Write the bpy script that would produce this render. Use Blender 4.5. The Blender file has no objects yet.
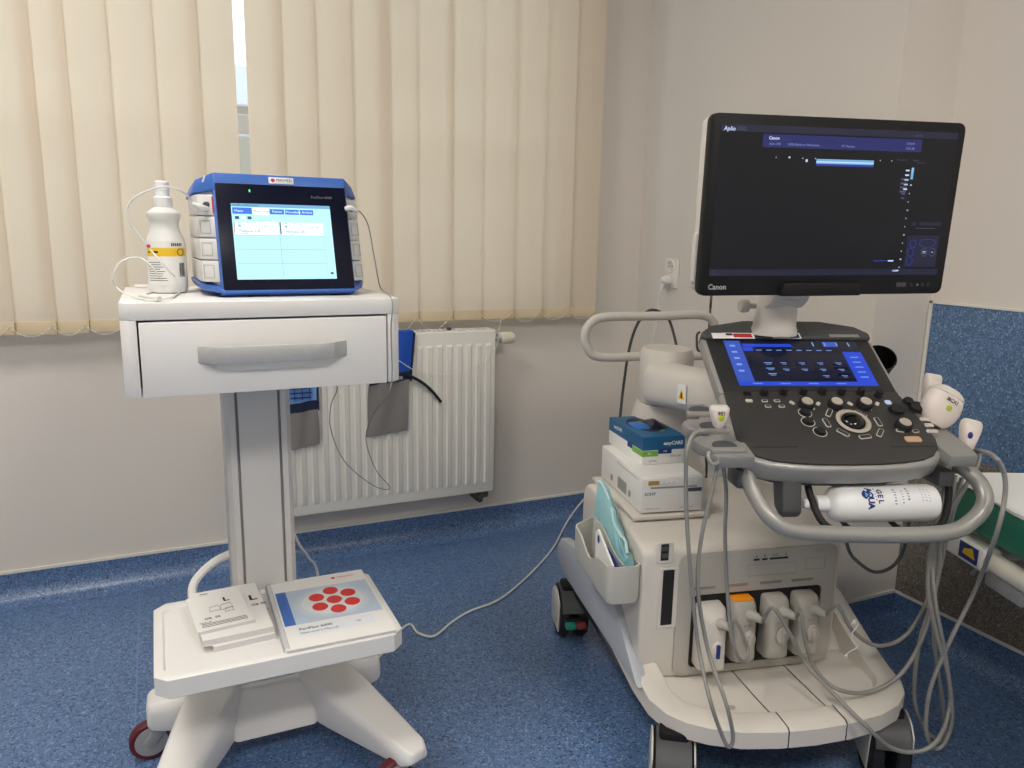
import bpy, bmesh, math, random
from math import radians, sin, cos, pi, atan2, degrees
from mathutils import Matrix, Vector
random.seed(7)
S = bpy.context.scene
COL = S.collection

# ------------------------------------------------------------------ camera
FPX, CAMH = 770.0, 1.18
YAW, PIT, ROL = radians(24.8), radians(11.1), radians(1.05)
fw = Vector((sin(YAW)*cos(PIT), cos(YAW)*cos(PIT), -sin(PIT)))
r0 = Vector((cos(YAW), -sin(YAW), 0)); u0 = r0.cross(fw)
rt = r0*cos(ROL)+u0*sin(ROL); up = u0*cos(ROL)-r0*sin(ROL)
CAM = Vector((0, 0, CAMH))
cd = bpy.data.cameras.new('camera'); cam = bpy.data.objects.new('camera', cd); COL.objects.link(cam)
cd.sensor_fit = 'HORIZONTAL'; cd.sensor_width = 36.0; cd.lens = FPX/1024*36.0; cd.clip_start = .02; cd.clip_end = 200
mw = Matrix((( rt.x, up.x, -fw.x, CAM.x), (rt.y, up.y, -fw.y, CAM.y), (rt.z, up.z, -fw.z, CAM.z), (0, 0, 0, 1)))
cam.matrix_world = mw
S.camera = cam
S.view_settings.view_transform = 'Standard'; S.view_settings.look = 'None'
S.view_settings.gamma = 1.0; S.view_settings.use_curve_mapping = False
S.view_settings.exposure = 0.14

# ------------------------------------------------------------------ daylight outside
w = bpy.data.worlds.new('sky'); S.world = w; w.use_nodes = True
bg = w.node_tree.nodes['Background']; bg.inputs[0].default_value = (.80, .90, 1.0, 1); bg.inputs[1].default_value = 1.9
CEIL_STRENGTH = 24.0
CEIL_COLOR = (1.0, .955, .885)

# ------------------------------------------------------------------ helpers
def lin(c):
    return tuple(((x/255)/12.92 if x/255 <= .04045 else (((x/255)+.055)/1.055)**2.4) for x in c)
MATS = {}
def pm(name, rgb, rough=.5, metal=0, noise=0, nscale=40, bump=0, bscale=200, emit=0, spec=.5, trans=0, alpha=1, coat=0):
    m = bpy.data.materials.new(name); m.use_nodes = True; MATS[name] = m
    nt = m.node_tree; p = nt.nodes['Principled BSDF']; c = (*lin(rgb), 1)
    p.inputs['Base Color'].default_value = c; p.inputs['Roughness'].default_value = rough; p.inputs['Metallic'].default_value = metal
    p.inputs['Specular IOR Level'].default_value = spec
    p.inputs['Transmission Weight'].default_value = trans; p.inputs['Alpha'].default_value = alpha; p.inputs['Coat Weight'].default_value = coat
    if emit:
        p.inputs['Emission Color'].default_value = c; p.inputs['Emission Strength'].default_value = emit
        if emit > 0: p.inputs['Base Color'].default_value = (.01, .01, .012, 1)
    tc = nt.nodes.new('ShaderNodeTexCoord')
    if noise:
        n = nt.nodes.new('ShaderNodeTexNoise'); n.inputs['Scale'].default_value = nscale; n.inputs['Detail'].default_value = 4
        nt.links.new(tc.outputs['Object'], n.inputs['Vector'])
        mx = nt.nodes.new('ShaderNodeMix'); mx.data_type = 'RGBA'
        mx.inputs[6].default_value = tuple(x*(1-noise) for x in c[:3])+(1,); mx.inputs[7].default_value = tuple(min(1, x*(1+noise)) for x in c[:3])+(1,)
        nt.links.new(n.outputs['Fac'], mx.inputs[0]); nt.links.new(mx.outputs[2], p.inputs['Base Color'])
    if bump:
        n = nt.nodes.new('ShaderNodeTexNoise'); n.inputs['Scale'].default_value = bscale; n.inputs['Detail'].default_value = 3
        nt.links.new(tc.outputs['Object'], n.inputs['Vector'])
        b = nt.nodes.new('ShaderNodeBump'); b.inputs['Strength'].default_value = bump; b.inputs['Distance'].default_value = .002
        nt.links.new(n.outputs['Fac'], b.inputs['Height']); nt.links.new(b.outputs['Normal'], p.inputs['Normal'])
    return m
def speckle(name, base, dark, light, scale, rough, mid=None):
    m = bpy.data.materials.new(name); m.use_nodes = True; nt = m.node_tree; p = nt.nodes['Principled BSDF']
    tc = nt.nodes.new('ShaderNodeTexCoord')
    def noise(sc, off):
        mp = nt.nodes.new('ShaderNodeMapping'); mp.inputs['Location'].default_value = (off, off*2, off*.7)
        nt.links.new(tc.outputs['Object'], mp.inputs['Vector'])
        n = nt.nodes.new('ShaderNodeTexNoise'); n.inputs['Scale'].default_value = sc; n.inputs['Detail'].default_value = 2; n.inputs['Roughness'].default_value = .6
        nt.links.new(mp.outputs['Vector'], n.inputs['Vector']); return n.outputs['Fac']
    def ramp(f, a, b):
        r = nt.nodes.new('ShaderNodeMapRange'); r.inputs[1].default_value = a; r.inputs[2].default_value = b
        nt.links.new(f, r.inputs[0]); return r.outputs[0]
    def mix(fac, a, b):
        mx = nt.nodes.new('ShaderNodeMix'); mx.data_type = 'RGBA'; nt.links.new(fac, mx.inputs[0])
        for i, c in ((6, a), (7, b)):
            if isinstance(c, tuple): mx.inputs[i].default_value = (*lin(c), 1)
            else: nt.links.new(c, mx.inputs[i])
        return mx.outputs[2]
    c = mix(ramp(noise(scale*.45, 3), .4, .62), base, mid or tuple(int(x*.86) for x in base))
    c = mix(ramp(noise(scale, 1), .55, .66), c, dark)
    c = mix(ramp(noise(scale*1.1, 9), .57, .68), c, light)
    nt.links.new(c, p.inputs['Base Color']); p.inputs['Roughness'].default_value = rough
    return m

class B:
    """collects world-space geometry, several materials by index"""
    def __init__(s): s.bm = bmesh.new()
    def _merge(s, t, F, mi):
        for f in t.faces: f.material_index = mi
        if F is not None: bmesh.ops.transform(t, matrix=F, verts=t.verts)
        me = bpy.data.meshes.new('t'); t.to_mesh(me); t.free(); s.bm.from_mesh(me); bpy.data.meshes.remove(me); return s
    @staticmethod
    def _bevel(t, bev, seg, ang=25):
        if bev:
            bmesh.ops.remove_doubles(t, verts=t.verts, dist=1e-6)
            es = [e for e in t.edges if len(e.link_faces) == 2 and e.calc_face_angle(0) > radians(ang)]
            bmesh.ops.bevel(t, geom=es, offset=bev, segments=seg, affect='EDGES', profile=.5, clamp_overlap=True)
    def box(s, x0, x1, y0, y1, z0, z1, F=None, bev=0, seg=2, mi=0):
        t = bmesh.new(); bmesh.ops.create_cube(t, size=1)
        bmesh.ops.transform(t, matrix=Matrix.Translation(((x0+x1)/2, (y0+y1)/2, (z0+z1)/2)) @ Matrix.Diagonal((x1-x0, y1-y0, z1-z0, 1)), verts=t.verts)
        s._bevel(t, bev, seg); return s._merge(t, F, mi)
    def prism(s, pts, z0, z1, F=None, bev=0, seg=2, mi=0, scale1=None):
        t = bmesh.new(); n = len(pts)
        if sum(pts[i][0]*pts[(i+1) % n][1]-pts[(i+1) % n][0]*pts[i][1] for i in range(n)) < 0: pts = pts[::-1]
        a = [t.verts.new((x, y, z0)) for x, y in pts]
        if scale1:
            cx = sum(p[0] for p in pts)/n; cy = sum(p[1] for p in pts)/n
            b = [t.verts.new((cx+(x-cx)*scale1, cy+(y-cy)*scale1, z1)) for x, y in pts]
        else: b = [t.verts.new((x, y, z1)) for x, y in pts]
        t.faces.new(a[::-1]); t.faces.new(b)
        for i in range(n): t.faces.new((a[i], a[(i+1) % n], b[(i+1) % n], b[i]))
        s._bevel(t, bev, seg); return s._merge(t, F, mi)
    def loft(s, rings, F=None, caps=True, mi=0, closed=True, bev=0):
        t = bmesh.new(); R = [[t.verts.new(p) for p in r] for r in rings]; n = len(rings[0])
        for a, b in zip(R, R[1:]):
            for i in range(n if closed else n-1):
                j = (i+1) % n
                try: t.faces.new((a[i], a[j], b[j], b[i]))
                except ValueError: pass
        if caps and closed: t.faces.new(R[0][::-1]); t.faces.new(R[-1])
        bmesh.ops.recalc_face_normals(t, faces=t.faces)
        s._bevel(t, bev, 2); return s._merge(t, F, mi)
    def tube(s, pts, r, F=None, n=10, mi=0, sub=6, cyc=False, rs=None):
        P = [Vector(p) for p in pts]
        if sub > 1 and len(P) > 2:
            Q = []; m = len(P); rr = []
            for i in range(m if cyc else m-1):
                g = (lambda k: P[k % m]) if cyc else (lambda k: P[min(max(k, 0), m-1)])
                a, b, c, d = g(i-1), g(i), g(i+1), g(i+2)
                for k in range(sub):
                    u = k/sub
                    Q.append(.5*((2*b)+(c-a)*u+(2*a-5*b+4*c-d)*u*u+(3*b-a-3*c+d)*u**3))
                    if rs: rr.append(rs[i]*(1-u)+rs[(i+1) % m]*u)
            if not cyc:
                Q.append(P[-1])
                if rs: rr.append(rs[-1])
            P = Q; rs = rr if rs else None
        t = bmesh.new(); R = []; m = len(P); nrm = None
        for i, p in enumerate(P):
            d = (P[(i+1) % m]-P[i-1]) if cyc else (P[min(i+1, m-1)]-P[max(i-1, 0)])
            d.normalize()
            if nrm is None: nrm = d.orthogonal().normalized()
            else:
                nrm = (nrm-d*nrm.dot(d))
                nrm = nrm.normalized() if nrm.length > 1e-6 else d.orthogonal().normalized()
            bt = d.cross(nrm); q = rs[i] if rs else r
            R.append([t.verts.new(p+nrm*(cos(2*pi*k/n)*q)+bt*(sin(2*pi*k/n)*q)) for k in range(n)])
        for a, b in (zip(R, R[1:]+R[:1]) if cyc else zip(R, R[1:])):
            for k in range(n): t.faces.new((a[k], a[(k+1) % n], b[(k+1) % n], b[k]))
        if not cyc: t.faces.new(R[0][::-1]); t.faces.new(R[-1])
        bmesh.ops.recalc_face_normals(t, faces=t.faces)
        return s._merge(t, F, mi)
    def lathe(s, prof, F=None, n=24, mi=0, sx=1, sy=1):
        return s.loft([[(max(r, 1e-4)*cos(2*pi*k/n)*sx, max(r, 1e-4)*sin(2*pi*k/n)*sy, z) for k in range(n)] for r, z in prof], F, True, mi)
    def quad(s, x0, x1, y0, y1, z, F=None, mi=0):
        t = bmesh.new(); t.faces.new([t.verts.new(p) for p in ((x0, y0, z), (x1, y0, z), (x1, y1, z), (x0, y1, z))]); return s._merge(t, F, mi)
    def poly(s, pts, F=None, mi=0):
        t = bmesh.new(); t.faces.new([t.verts.new(p) for p in pts]); return s._merge(t, F, mi)
    def text(s, txt, size, F, mi=0, align='LEFT', shear=0, bold=0):
        cu = bpy.data.curves.new('t', 'FONT'); cu.body = txt; cu.size = size; cu.align_x = align; cu.align_y = 'CENTER'; cu.shear = shear; cu.resolution_u = 2
        cu.offset = bold*size
        o = bpy.data.objects.new('t', cu); me = o.to_mesh(); t = bmesh.new(); t.from_mesh(me); o.to_mesh_clear()
        bpy.data.objects.remove(o); bpy.data.curves.remove(cu); return s._merge(t, F, mi)
    def lens(s, c, rx, ry, rz, F=None, mi=0, seg=16):
        t = bmesh.new(); bmesh.ops.create_uvsphere(t, u_segments=seg, v_segments=max(6, seg//2), radius=1)
        bmesh.ops.transform(t, matrix=Matrix.Translation(c) @ Matrix.Diagonal((rx, ry, rz, 1)), verts=t.verts); return s._merge(t, F, mi)

RM = {}
def mesh_of(b, inv, mats, smooth=True):
    me = bpy.data.meshes.new('m'); bm = b.bm
    bmesh.ops.transform(bm, matrix=inv, verts=bm.verts)
    for f in bm.faces: f.smooth = smooth
    for e in bm.edges:
        if len(e.link_faces) == 2 and e.calc_face_angle(0) > radians(38): e.smooth = False
    bm.to_mesh(me); bm.free()
    for m in (mats if isinstance(mats, (list, tuple)) else [mats]): me.materials.append(m)
    return me
def tag(o, label=None, cat=None, group=None, kind=None):
    if label: o['label'] = label
    if cat: o['category'] = cat
    if group: o['group'] = group
    if kind: o['kind'] = kind
    return o
def add(name, b, mats, parent=None, at=(0, 0, 0), label=None, cat=None, group=None, kind=None, smooth=True):
    F = RM[parent.name] if parent else Matrix.Translation(at)
    me = mesh_of(b, F.inverted(), mats, smooth); me.name = name
    o = bpy.data.objects.new(name, me); COL.objects.link(o)
    if parent: o.parent = parent
    else: o.location = at
    RM[o.name] = F
    return tag(o, label, cat, group, kind)
def inst(name, me, parent, Fw):
    o = bpy.data.objects.new(name, me); COL.objects.link(o); o.parent = parent
    o.matrix_local = RM[parent.name].inverted() @ Fw; RM[o.name] = Fw; return o
def root(name, F, label, cat, group=None):
    o = bpy.data.objects.new(name, None); COL.objects.link(o); o.matrix_world = F; o.empty_display_size = .05; RM[o.name] = F
    return tag(o, label, cat, group)
def T(x, y, z): return Matrix.Translation((x, y, z))
def R(a, ax): return Matrix.Rotation(radians(a), 4, ax)
def ray(u, v): return fw+rt*((u-512)/FPX)+up*((384-v)/FPX)
def hit(u, v, F, ax, val):
    """photo pixel -> local point of frame F on its plane axis=val"""
    Fi = F.inverted(); o = Fi @ CAM; d = (Fi.to_3x3() @ ray(u, v)); i = 'xyz'.index(ax)
    return o+d*((val-o[i])/d[i])
ID = Matrix.Identity(4)
def hw_(u, v, F, ax, val): return F @ hit(u, v, F, ax, val)
YZ = lambda F: F @ Matrix(((0, 0, 1, 0), (1, 0, 0, 0), (0, 1, 0, 0), (0, 0, 0, 1)))   # prism pts = (y,z), extruded along x
XZ = lambda F: F @ Matrix(((1, 0, 0, 0), (0, 0, -1, 0), (0, 1, 0, 0), (0, 0, 0, 1)))  # prism pts = (x,z), normal toward -y

# ------------------------------------------------------------------ materials
m_wall = pm('wall_paint', (224, 217, 208), .75, noise=.03, nscale=3, bump=.15, bscale=120)
m_ceil = pm('ceiling_paint', (230, 228, 222), .8, noise=.02, nscale=4)
m_floor = speckle('blue_vinyl', (96, 127, 173), (40, 57, 94), (146, 170, 204), 165, .34)
m_clad = speckle('blue_wall_vinyl', (96, 128, 168), (58, 82, 118), (150, 176, 204), 150, .5)
m_greyclad = speckle('grey_speckled_vinyl', (128, 121, 111), (62, 57, 52), (172, 164, 150), 170, .5)
m_caulk = pm('caulk', (226, 224, 216), .6, noise=.04)
m_white = pm('white_plastic', (232, 230, 226), .4, noise=.015, nscale=8)
m_cart = pm('cart_white', (233, 231, 228), .36, noise=.012, nscale=6)
m_cart2 = pm('cart_column_grey', (205, 204, 202), .42, noise=.015, nscale=6)
m_groove = pm('groove_grey', (150, 150, 150), .5, noise=.03)
m_dark = pm('dark_gap', (22, 22, 24), .7, noise=.05)
m_black = pm('black_plastic', (20, 20, 22), .5, spec=.3, noise=.05, nscale=60)
m_rub = pm('black_rubber', (24, 24, 26), .65, noise=.06, nscale=60)
m_burg = pm('burgundy_tread', (96, 26, 36), .55, noise=.05)
m_wheelgrey = pm('wheel_grey', (168, 168, 166), .45, noise=.04)
m_steel = pm('brushed_steel', (190, 190, 189), .38, metal=.3, noise=.05, nscale=90)
m_rad = pm('radiator_enamel', (235, 232, 224), .34, noise=.012, nscale=8)
m_valve = pm('valve_cream', (226, 220, 196), .45, noise=.03)
m_brass = pm('old_brass', (120, 112, 92), .4, metal=.8, noise=.1)
m_us = pm('machine_offwhite', (214, 208, 199), .42, noise=.015, nscale=10)
m_us2 = pm('machine_panel_grey', (176, 171, 163), .48, noise=.015, nscale=10)
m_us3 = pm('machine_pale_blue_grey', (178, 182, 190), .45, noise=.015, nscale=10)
m_bin = pm('bin_grey', (196, 194, 185), .5, noise=.02, nscale=20)
m_key = pm('control_panel_charcoal', (52, 51, 50), .5, noise=.04, nscale=80, bump=.1, bscale=600)
m_key2 = pm('control_panel_black', (34, 34, 35), .45, noise=.04, nscale=80)
m_silver = pm('silver_paint', (158, 156, 152), .32, metal=.25, noise=.03, nscale=30)
m_silver2 = pm('grey_holder', (140, 139, 136), .42, metal=.1, noise=.03, nscale=30)
m_grey = pm('dark_grey_plastic', (74, 75, 77), .5, noise=.04)
m_cable = pm('grey_cable', (142, 140, 135), .45, noise=.02)
m_cable2 = pm('dark_grey_cable', (78, 78, 76), .45, noise=.03)
m_wcable = pm('white_cable', (226, 226, 222), .45, noise=.02)
m_knobtop = pm('knob_top_beige', (178, 170, 158), .4, noise=.03)
m_btn = pm('button_white', (196, 190, 180), .45, noise=.03)
m_blue = pm('device_blue', (58, 104, 186), .4, noise=.03, nscale=20)
m_bezel = pm('bezel_navy', (8, 12, 34), .3, spec=.2, noise=.05)
m_mod = pm('module_grey', (208, 207, 205), .45, noise=.02)
m_red = pm('red_mark', (190, 40, 50), .5, noise=.05)
m_paper = pm('paper_white', (236, 235, 232), .7, noise=.015, nscale=20)
m_page = pm('paper_edges', (214, 212, 214), .8, noise=.08, nscale=300)
m_ink = pm('ink_black', (30, 30, 34), .7, noise=.1)
m_inkg = pm('ink_grey', (120, 120, 126), .7, noise=.1)
m_coverblue = pm('cover_blue', (62, 110, 190), .55, noise=.03)
m_coverpale = pm('cover_pale_blue', (188, 206, 224), .5, noise=.05, nscale=9)
m_coverred = pm('cover_red', (224, 48, 46), .5, noise=.06, nscale=60)
m_tealfilm = pm('glove_blue', (20, 92, 138), .45, noise=.06)
m_navy = pm('label_navy', (28, 48, 120), .5, noise=.06)
m_green = pm('label_green', (120, 180, 70), .5, noise=.05)
m_yellow = pm('label_yellow', (240, 196, 40), .5, noise=.05)
m_mask = pm('teal_mask_pack', (146, 198, 204), .28, noise=.12, nscale=30, coat=.4)
m_gel = pm('gel_bottle_white', (238, 238, 238), .38, noise=.01)
m_couch = pm('green_leatherette', (34, 126, 100), .42, noise=.05, nscale=60, bump=.2, bscale=500)
m_sheet = pm('paper_sheet', (236, 236, 234), .85, noise=.03, nscale=8, bump=.4, bscale=30)
m_frame = pm('couch_frame_cream', (222, 217, 204), .4, noise=.02)
m_cuffblue = pm('cuff_blue', (26, 84, 190), .7, noise=.06, nscale=120, bump=.2)
m_cuffnavy = pm('cuff_navy', (16, 24, 60), .7, noise=.06)
m_cuffgrey = pm('cuff_grey', (128, 126, 124), .85, noise=.08, nscale=150, bump=.3)
m_cuffpale = pm('cuff_pale_blue', (104, 150, 208), .7, noise=.1, nscale=60)
m_bottle = pm('clear_bottle', (242, 242, 238), .3, noise=.01, trans=.2)
m_liquid = pm('bottle_trigger_white', (240, 240, 238), .4, noise=.01)
m_orange = pm('connector_orange', (246, 150, 20), .4, noise=.05)
m_probe = pm('probe_pink_white', (224, 212, 204), .4, noise=.015)
m_lime = pm('lime_dot', (176, 190, 50), .5, noise=.04)
m_amber = pm('printer_amber', (188, 150, 70), .4, noise=.05)
m_teal = pm('pedal_teal', (40, 150, 130), .5, noise=.05)
m_out = pm('building_render', (150, 140, 124), .9, noise=.08, nscale=2)
m_winframe = pm('window_frame_white', (232, 234, 236), .4, noise=.02)
m_sock = pm('socket_white', (232, 228, 218), .4, noise=.02)
# screens
m_scr = pm('screen_black', (8, 9, 12), .22, noise=.1); m_scrglow = pm('screen_dark_glow', (26, 28, 34), .35, emit=.3, spec=.25)
e_blue = pm('screen_blue', (44, 64, 190), .4, emit=.55); e_dblue = pm('screen_dark_blue', (18, 24, 66), .4, emit=.45); e_head = pm('screen_header_blue', (24, 36, 122), .4, emit=.55)
e_white = pm('screen_white', (205, 220, 250), .4, emit=.9); e_ltblue = pm('screen_light_blue', (110, 178, 224), .4, emit=.9)
e_grey = pm('screen_grey', (90, 96, 130), .4, emit=.6)
e_cyan = pm('touch_cyan', (176, 240, 252), .4, emit=1.1); e_cyanw = pm('touch_white', (238, 252, 255), .4, emit=1.1)
e_cyline = pm('touch_line', (110, 190, 214), .4, emit=1.0); e_tabblue = pm('touch_tab_blue', (20, 110, 226), .4, emit=1.0); e_tabdark = pm('touch_dark_text', (40, 90, 130), .4, emit=.6)
e_kblue = pm('panel_blue', (34, 70, 205), .3, emit=.9); e_kmid = pm('panel_mid_blue', (58, 90, 196), .3, emit=.8); e_knavy = pm('panel_navy', (12, 20, 54), .25, emit=.5); e_kdark = pm('panel_dark', (20, 26, 52), .15, emit=.5)
e_kw = pm('panel_white', (130, 165, 235), .4, emit=.9); e_led = pm('green_led', (90, 255, 120), .4, emit=2.0)
# translucent blind cloth
m_blind = bpy.data.materials.new('blind_cloth'); m_blind.use_nodes = True
nt = m_blind.node_tree; nt.nodes.remove(nt.nodes['Principled BSDF'])
tc = nt.nodes.new('ShaderNodeTexCoord'); mp = nt.nodes.new('ShaderNodeMapping'); mp.inputs['Scale'].default_value = (260, 260, 900)
nz = nt.nodes.new('ShaderNodeTexNoise'); nz.inputs['Scale'].default_value = 1.0; nt.links.new(tc.outputs['Object'], mp.inputs[0]); nt.links.new(mp.outputs[0], nz.inputs['Vector'])
mx = nt.nodes.new('ShaderNodeMix'); mx.data_type = 'RGBA'; mx.inputs[6].default_value = (*lin((222, 208, 190)), 1); mx.inputs[7].default_value = (*lin((234, 222, 206)), 1)
nt.links.new(nz.outputs['Fac'], mx.inputs[0])
df = nt.nodes.new('ShaderNodeBsdfDiffuse'); tl = nt.nodes.new('ShaderNodeBsdfTranslucent'); ms = nt.nodes.new('ShaderNodeMixShader'); ms.inputs[0].default_value = .3
tl.inputs[0].default_value = (*lin((236, 218, 190)), 1)
nt.links.new(mx.outputs[2], df.inputs[0]); nt.links.new(df.outputs[0], ms.inputs[1]); nt.links.new(tl.outputs[0], ms.inputs[2]); nt.links.new(ms.outputs[0], nt.nodes['Material Output'].inputs[0])
m_hem = pm('blind_hem', (216, 198, 164), .8, noise=.05, nscale=150)
m_bead = pm('bead_white', (236, 232, 222), .4, noise=.02)
# thin window glass
m_glass = bpy.data.materials.new('window_glass'); m_glass.use_nodes = True
nt = m_glass.node_tree; nt.nodes.remove(nt.nodes['Principled BSDF'])
a_ = nt.nodes.new('ShaderNodeBsdfTransparent'); g_ = nt.nodes.new('ShaderNodeBsdfGlossy'); g_.inputs['Roughness'].default_value = .02; ms = nt.nodes.new('ShaderNodeMixShader'); ms.inputs[0].default_value = .07
a_.inputs[0].default_value = (.94, .97, .97, 1)
nt.links.new(a_.outputs[0], ms.inputs[1]); nt.links.new(g_.outputs[0], ms.inputs[2]); nt.links.new(ms.outputs[0], nt.nodes['Material Output'].inputs[0])
m_panel = pm('light_diffuser', (255, 246, 232), .5, emit=1)
_p = m_panel.node_tree.nodes['Principled BSDF']; _p.inputs['Emission Color'].default_value = (*CEIL_COLOR, 1); _p.inputs['Emission Strength'].default_value = CEIL_STRENGTH

# ------------------------------------------------------------------ the room
WY, NX, SY, SX = 2.714, 1.825, 1.535, 2.045      # window wall, niche wall, step, side wall
XL, YB, CZ = -2.3, -2.2, 2.75
def struct(name, b, mats, **k): return add(name, b, mats, kind='structure', **k)
floor = struct('floor', B().box(XL, SX, YB, WY, -.05, 0), m_floor)
struct('ceiling', B().box(XL-.2, SX+.2, YB-.2, WY+.3, CZ, CZ+.1), m_ceil)
OX0, OX1, OZ0, OZ1 = -1.95, 1.45, .93, 2.5        # window opening
b = B(); b.box(XL-.2, NX+.2, WY, WY+.25, 0, OZ0); b.box(XL-.2, NX+.2, WY, WY+.25, OZ1, CZ); b.box(XL-.2, OX0, WY, WY+.25, OZ0, OZ1); b.box(OX1, NX+.2, WY, WY+.25, OZ0, OZ1)
struct('wall_back', b, m_wall)
struct('wall_niche', B().prism([(NX, WY), (NX, SY), (SX, SY), (SX+.2, SY), (SX+.2, WY)], 0, CZ), m_wall)
struct('wall_right', B().box(SX, SX+.2, YB, SY, 0, CZ), m_wall)
struct('wall_left', B().box(XL-.2, XL, YB-.2, WY, 0, CZ), m_wall)
struct('wall_front', B().box(XL, SX+.2, YB-.2, YB, 0, CZ), m_wall)
# coved vinyl skirting, profile (distance from wall, z)
cove = [(.002, .1), (.004, .1), (.004, .065)]+[(.06-.056*cos(a), .06-.058*sin(a)) for a in [k*pi/16 for k in range(1, 9)]]+[(.07, .0005)]
def coved(name, p0, p1, nrm):
    p0, p1, nrm = Vector(p0), Vector(p1), Vector(nrm)
    b = B(); b.loft([[tuple(p+nrm*d+Vector((0, 0, z))) for d, z in cove] for p in (p0, p1)], closed=False, caps=False)
    o = struct(name, b, m_floor)
    c = B(); d = (p1-p0).normalized()
    c.loft([[tuple(p+nrm*q+Vector((0, 0, z))) for q, z in ((0, .098), (.0065, .098), (.0065, .107), (0, .107))] for p in (p0, p1)])
    add('caulk_line', c, m_caulk, o)
coved('baseboard_back', (XL, WY, 0), (NX, WY, 0), (0, -1, 0))
coved('baseboard_niche', (NX, WY, 0), (NX, SY, 0), (-1, 0, 0))
coved('baseboard_step', (NX, SY, 0), (SX, SY, 0), (0, -1, 0))
coved('baseboard_right', (SX, SY, 0), (SX, YB, 0), (-1, 0, 0))
# vinyl cladding on the side wall
c = struct('trim_1', B().box(SX-.004, SX, YB, SY-.012, .58, 1.003), m_clad)
add('caulk_line', B().box(SX-.007, SX, YB, SY-.005, 1.002, 1.009).box(SX-.007, SX, SY-.014, SY-.003, .58, 1.009), m_caulk, c)
struct('trim_2', B().box(SX-.0038, SX, YB, SY-.003, .1, .58), m_greyclad)
# weld seam in the floor
s0, s1 = hit(140, 585, ID, 'z', 0), hit(122, 720, ID, 'z', 0)
b = B(); b.box(s0.x-.0015, s0.x+.0015, 1.2, WY-.06, 0, .0006); add('weld_seam', b, pm('weld_seam', (110, 140, 184), .4, noise=.05), floor)
# window
wn = root('window_1', T((OX0+OX1)/2, WY+.12, OZ0), None, None); wn['kind'] = 'structure'
def wbar(x0, x1, z0, z1, nm='frame_bar'): add(nm, B().box(x0, x1, WY+.09, WY+.15, z0, z1, bev=.006), m_winframe, wn)
wbar(OX0, OX1, OZ0, OZ0+.07); wbar(OX0, OX1, OZ1-.07, OZ1); wbar(OX0, OX0+.07, OZ0, OZ1); wbar(OX1-.07, OX1, OZ0, OZ1)
for x in (-.85, .62): wbar(x-.05, x+.05, OZ0+.07, OZ1-.07, 'mullion')
wbar(OX0+.07, OX1-.07, 1.485, 1.55, 'transom')
for x0, x1 in ((OX0+.07, -.9), (-.8, .57), (.67, OX1-.07)):
    for z0, z1 in ((OZ0+.07, 1.485), (1.55, OZ1-.07)):
        add('pane', B().quad(x0, x1, z0, z1, 0, T(0, WY+.12, 0) @ Matrix(((1, 0, 0, 0), (0, 0, -1, 0), (0, 1, 0, 0), (0, 0, 0, 1)))), m_glass, wn)
add('window_sill', B().box(OX0, OX1, WY+.005, WY+.09, OZ0-.0, OZ0+.012, bev=.003), m_winframe, wn)
# neighbouring building glimpsed in the gap between the blinds
nb = root('building', T(1.0, 14, 0), 'dull beige building seen outside through the gap between the blinds', 'building')
add('facade', B().box(-8, 14, 14, 20, -6, 3.15), m_out, nb)
add('roof_edge', B().box(-8.2, 14.2, 13.8, 20.2, 3.15, 3.75, bev=.03), pm('roof_edge_grey', (196, 196, 192), .8, noise=.05), nb)
for i in range(6): add('window', B().box(-6+i*3.2, -4.8+i*3.2, 13.95, 14, -1.0, .6), pm('far_window_%d' % i, (74, 84, 96), .2, noise=.05), nb)
# ceiling lights
for i, (x, y) in enumerate(((-.55, 1.3), (-.8, -.8), (1.0, -.9))):
    l = root('ceiling_light', T(x, y, CZ), 'square white ceiling light panel, %s' % ('nearest the window', 'behind the camera on the left', 'behind the camera on the right')[i], 'ceiling light', 'ceiling light panels')
    add('frame', B().box(x-.33, x+.33, y-.33, y+.33, CZ-.03, CZ-.001, bev=.004), m_white, l)
    add('diffuser', B().box(x-.3, x+.3, y-.3, y+.3, CZ-.034, CZ-.03), m_panel, l)

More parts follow.
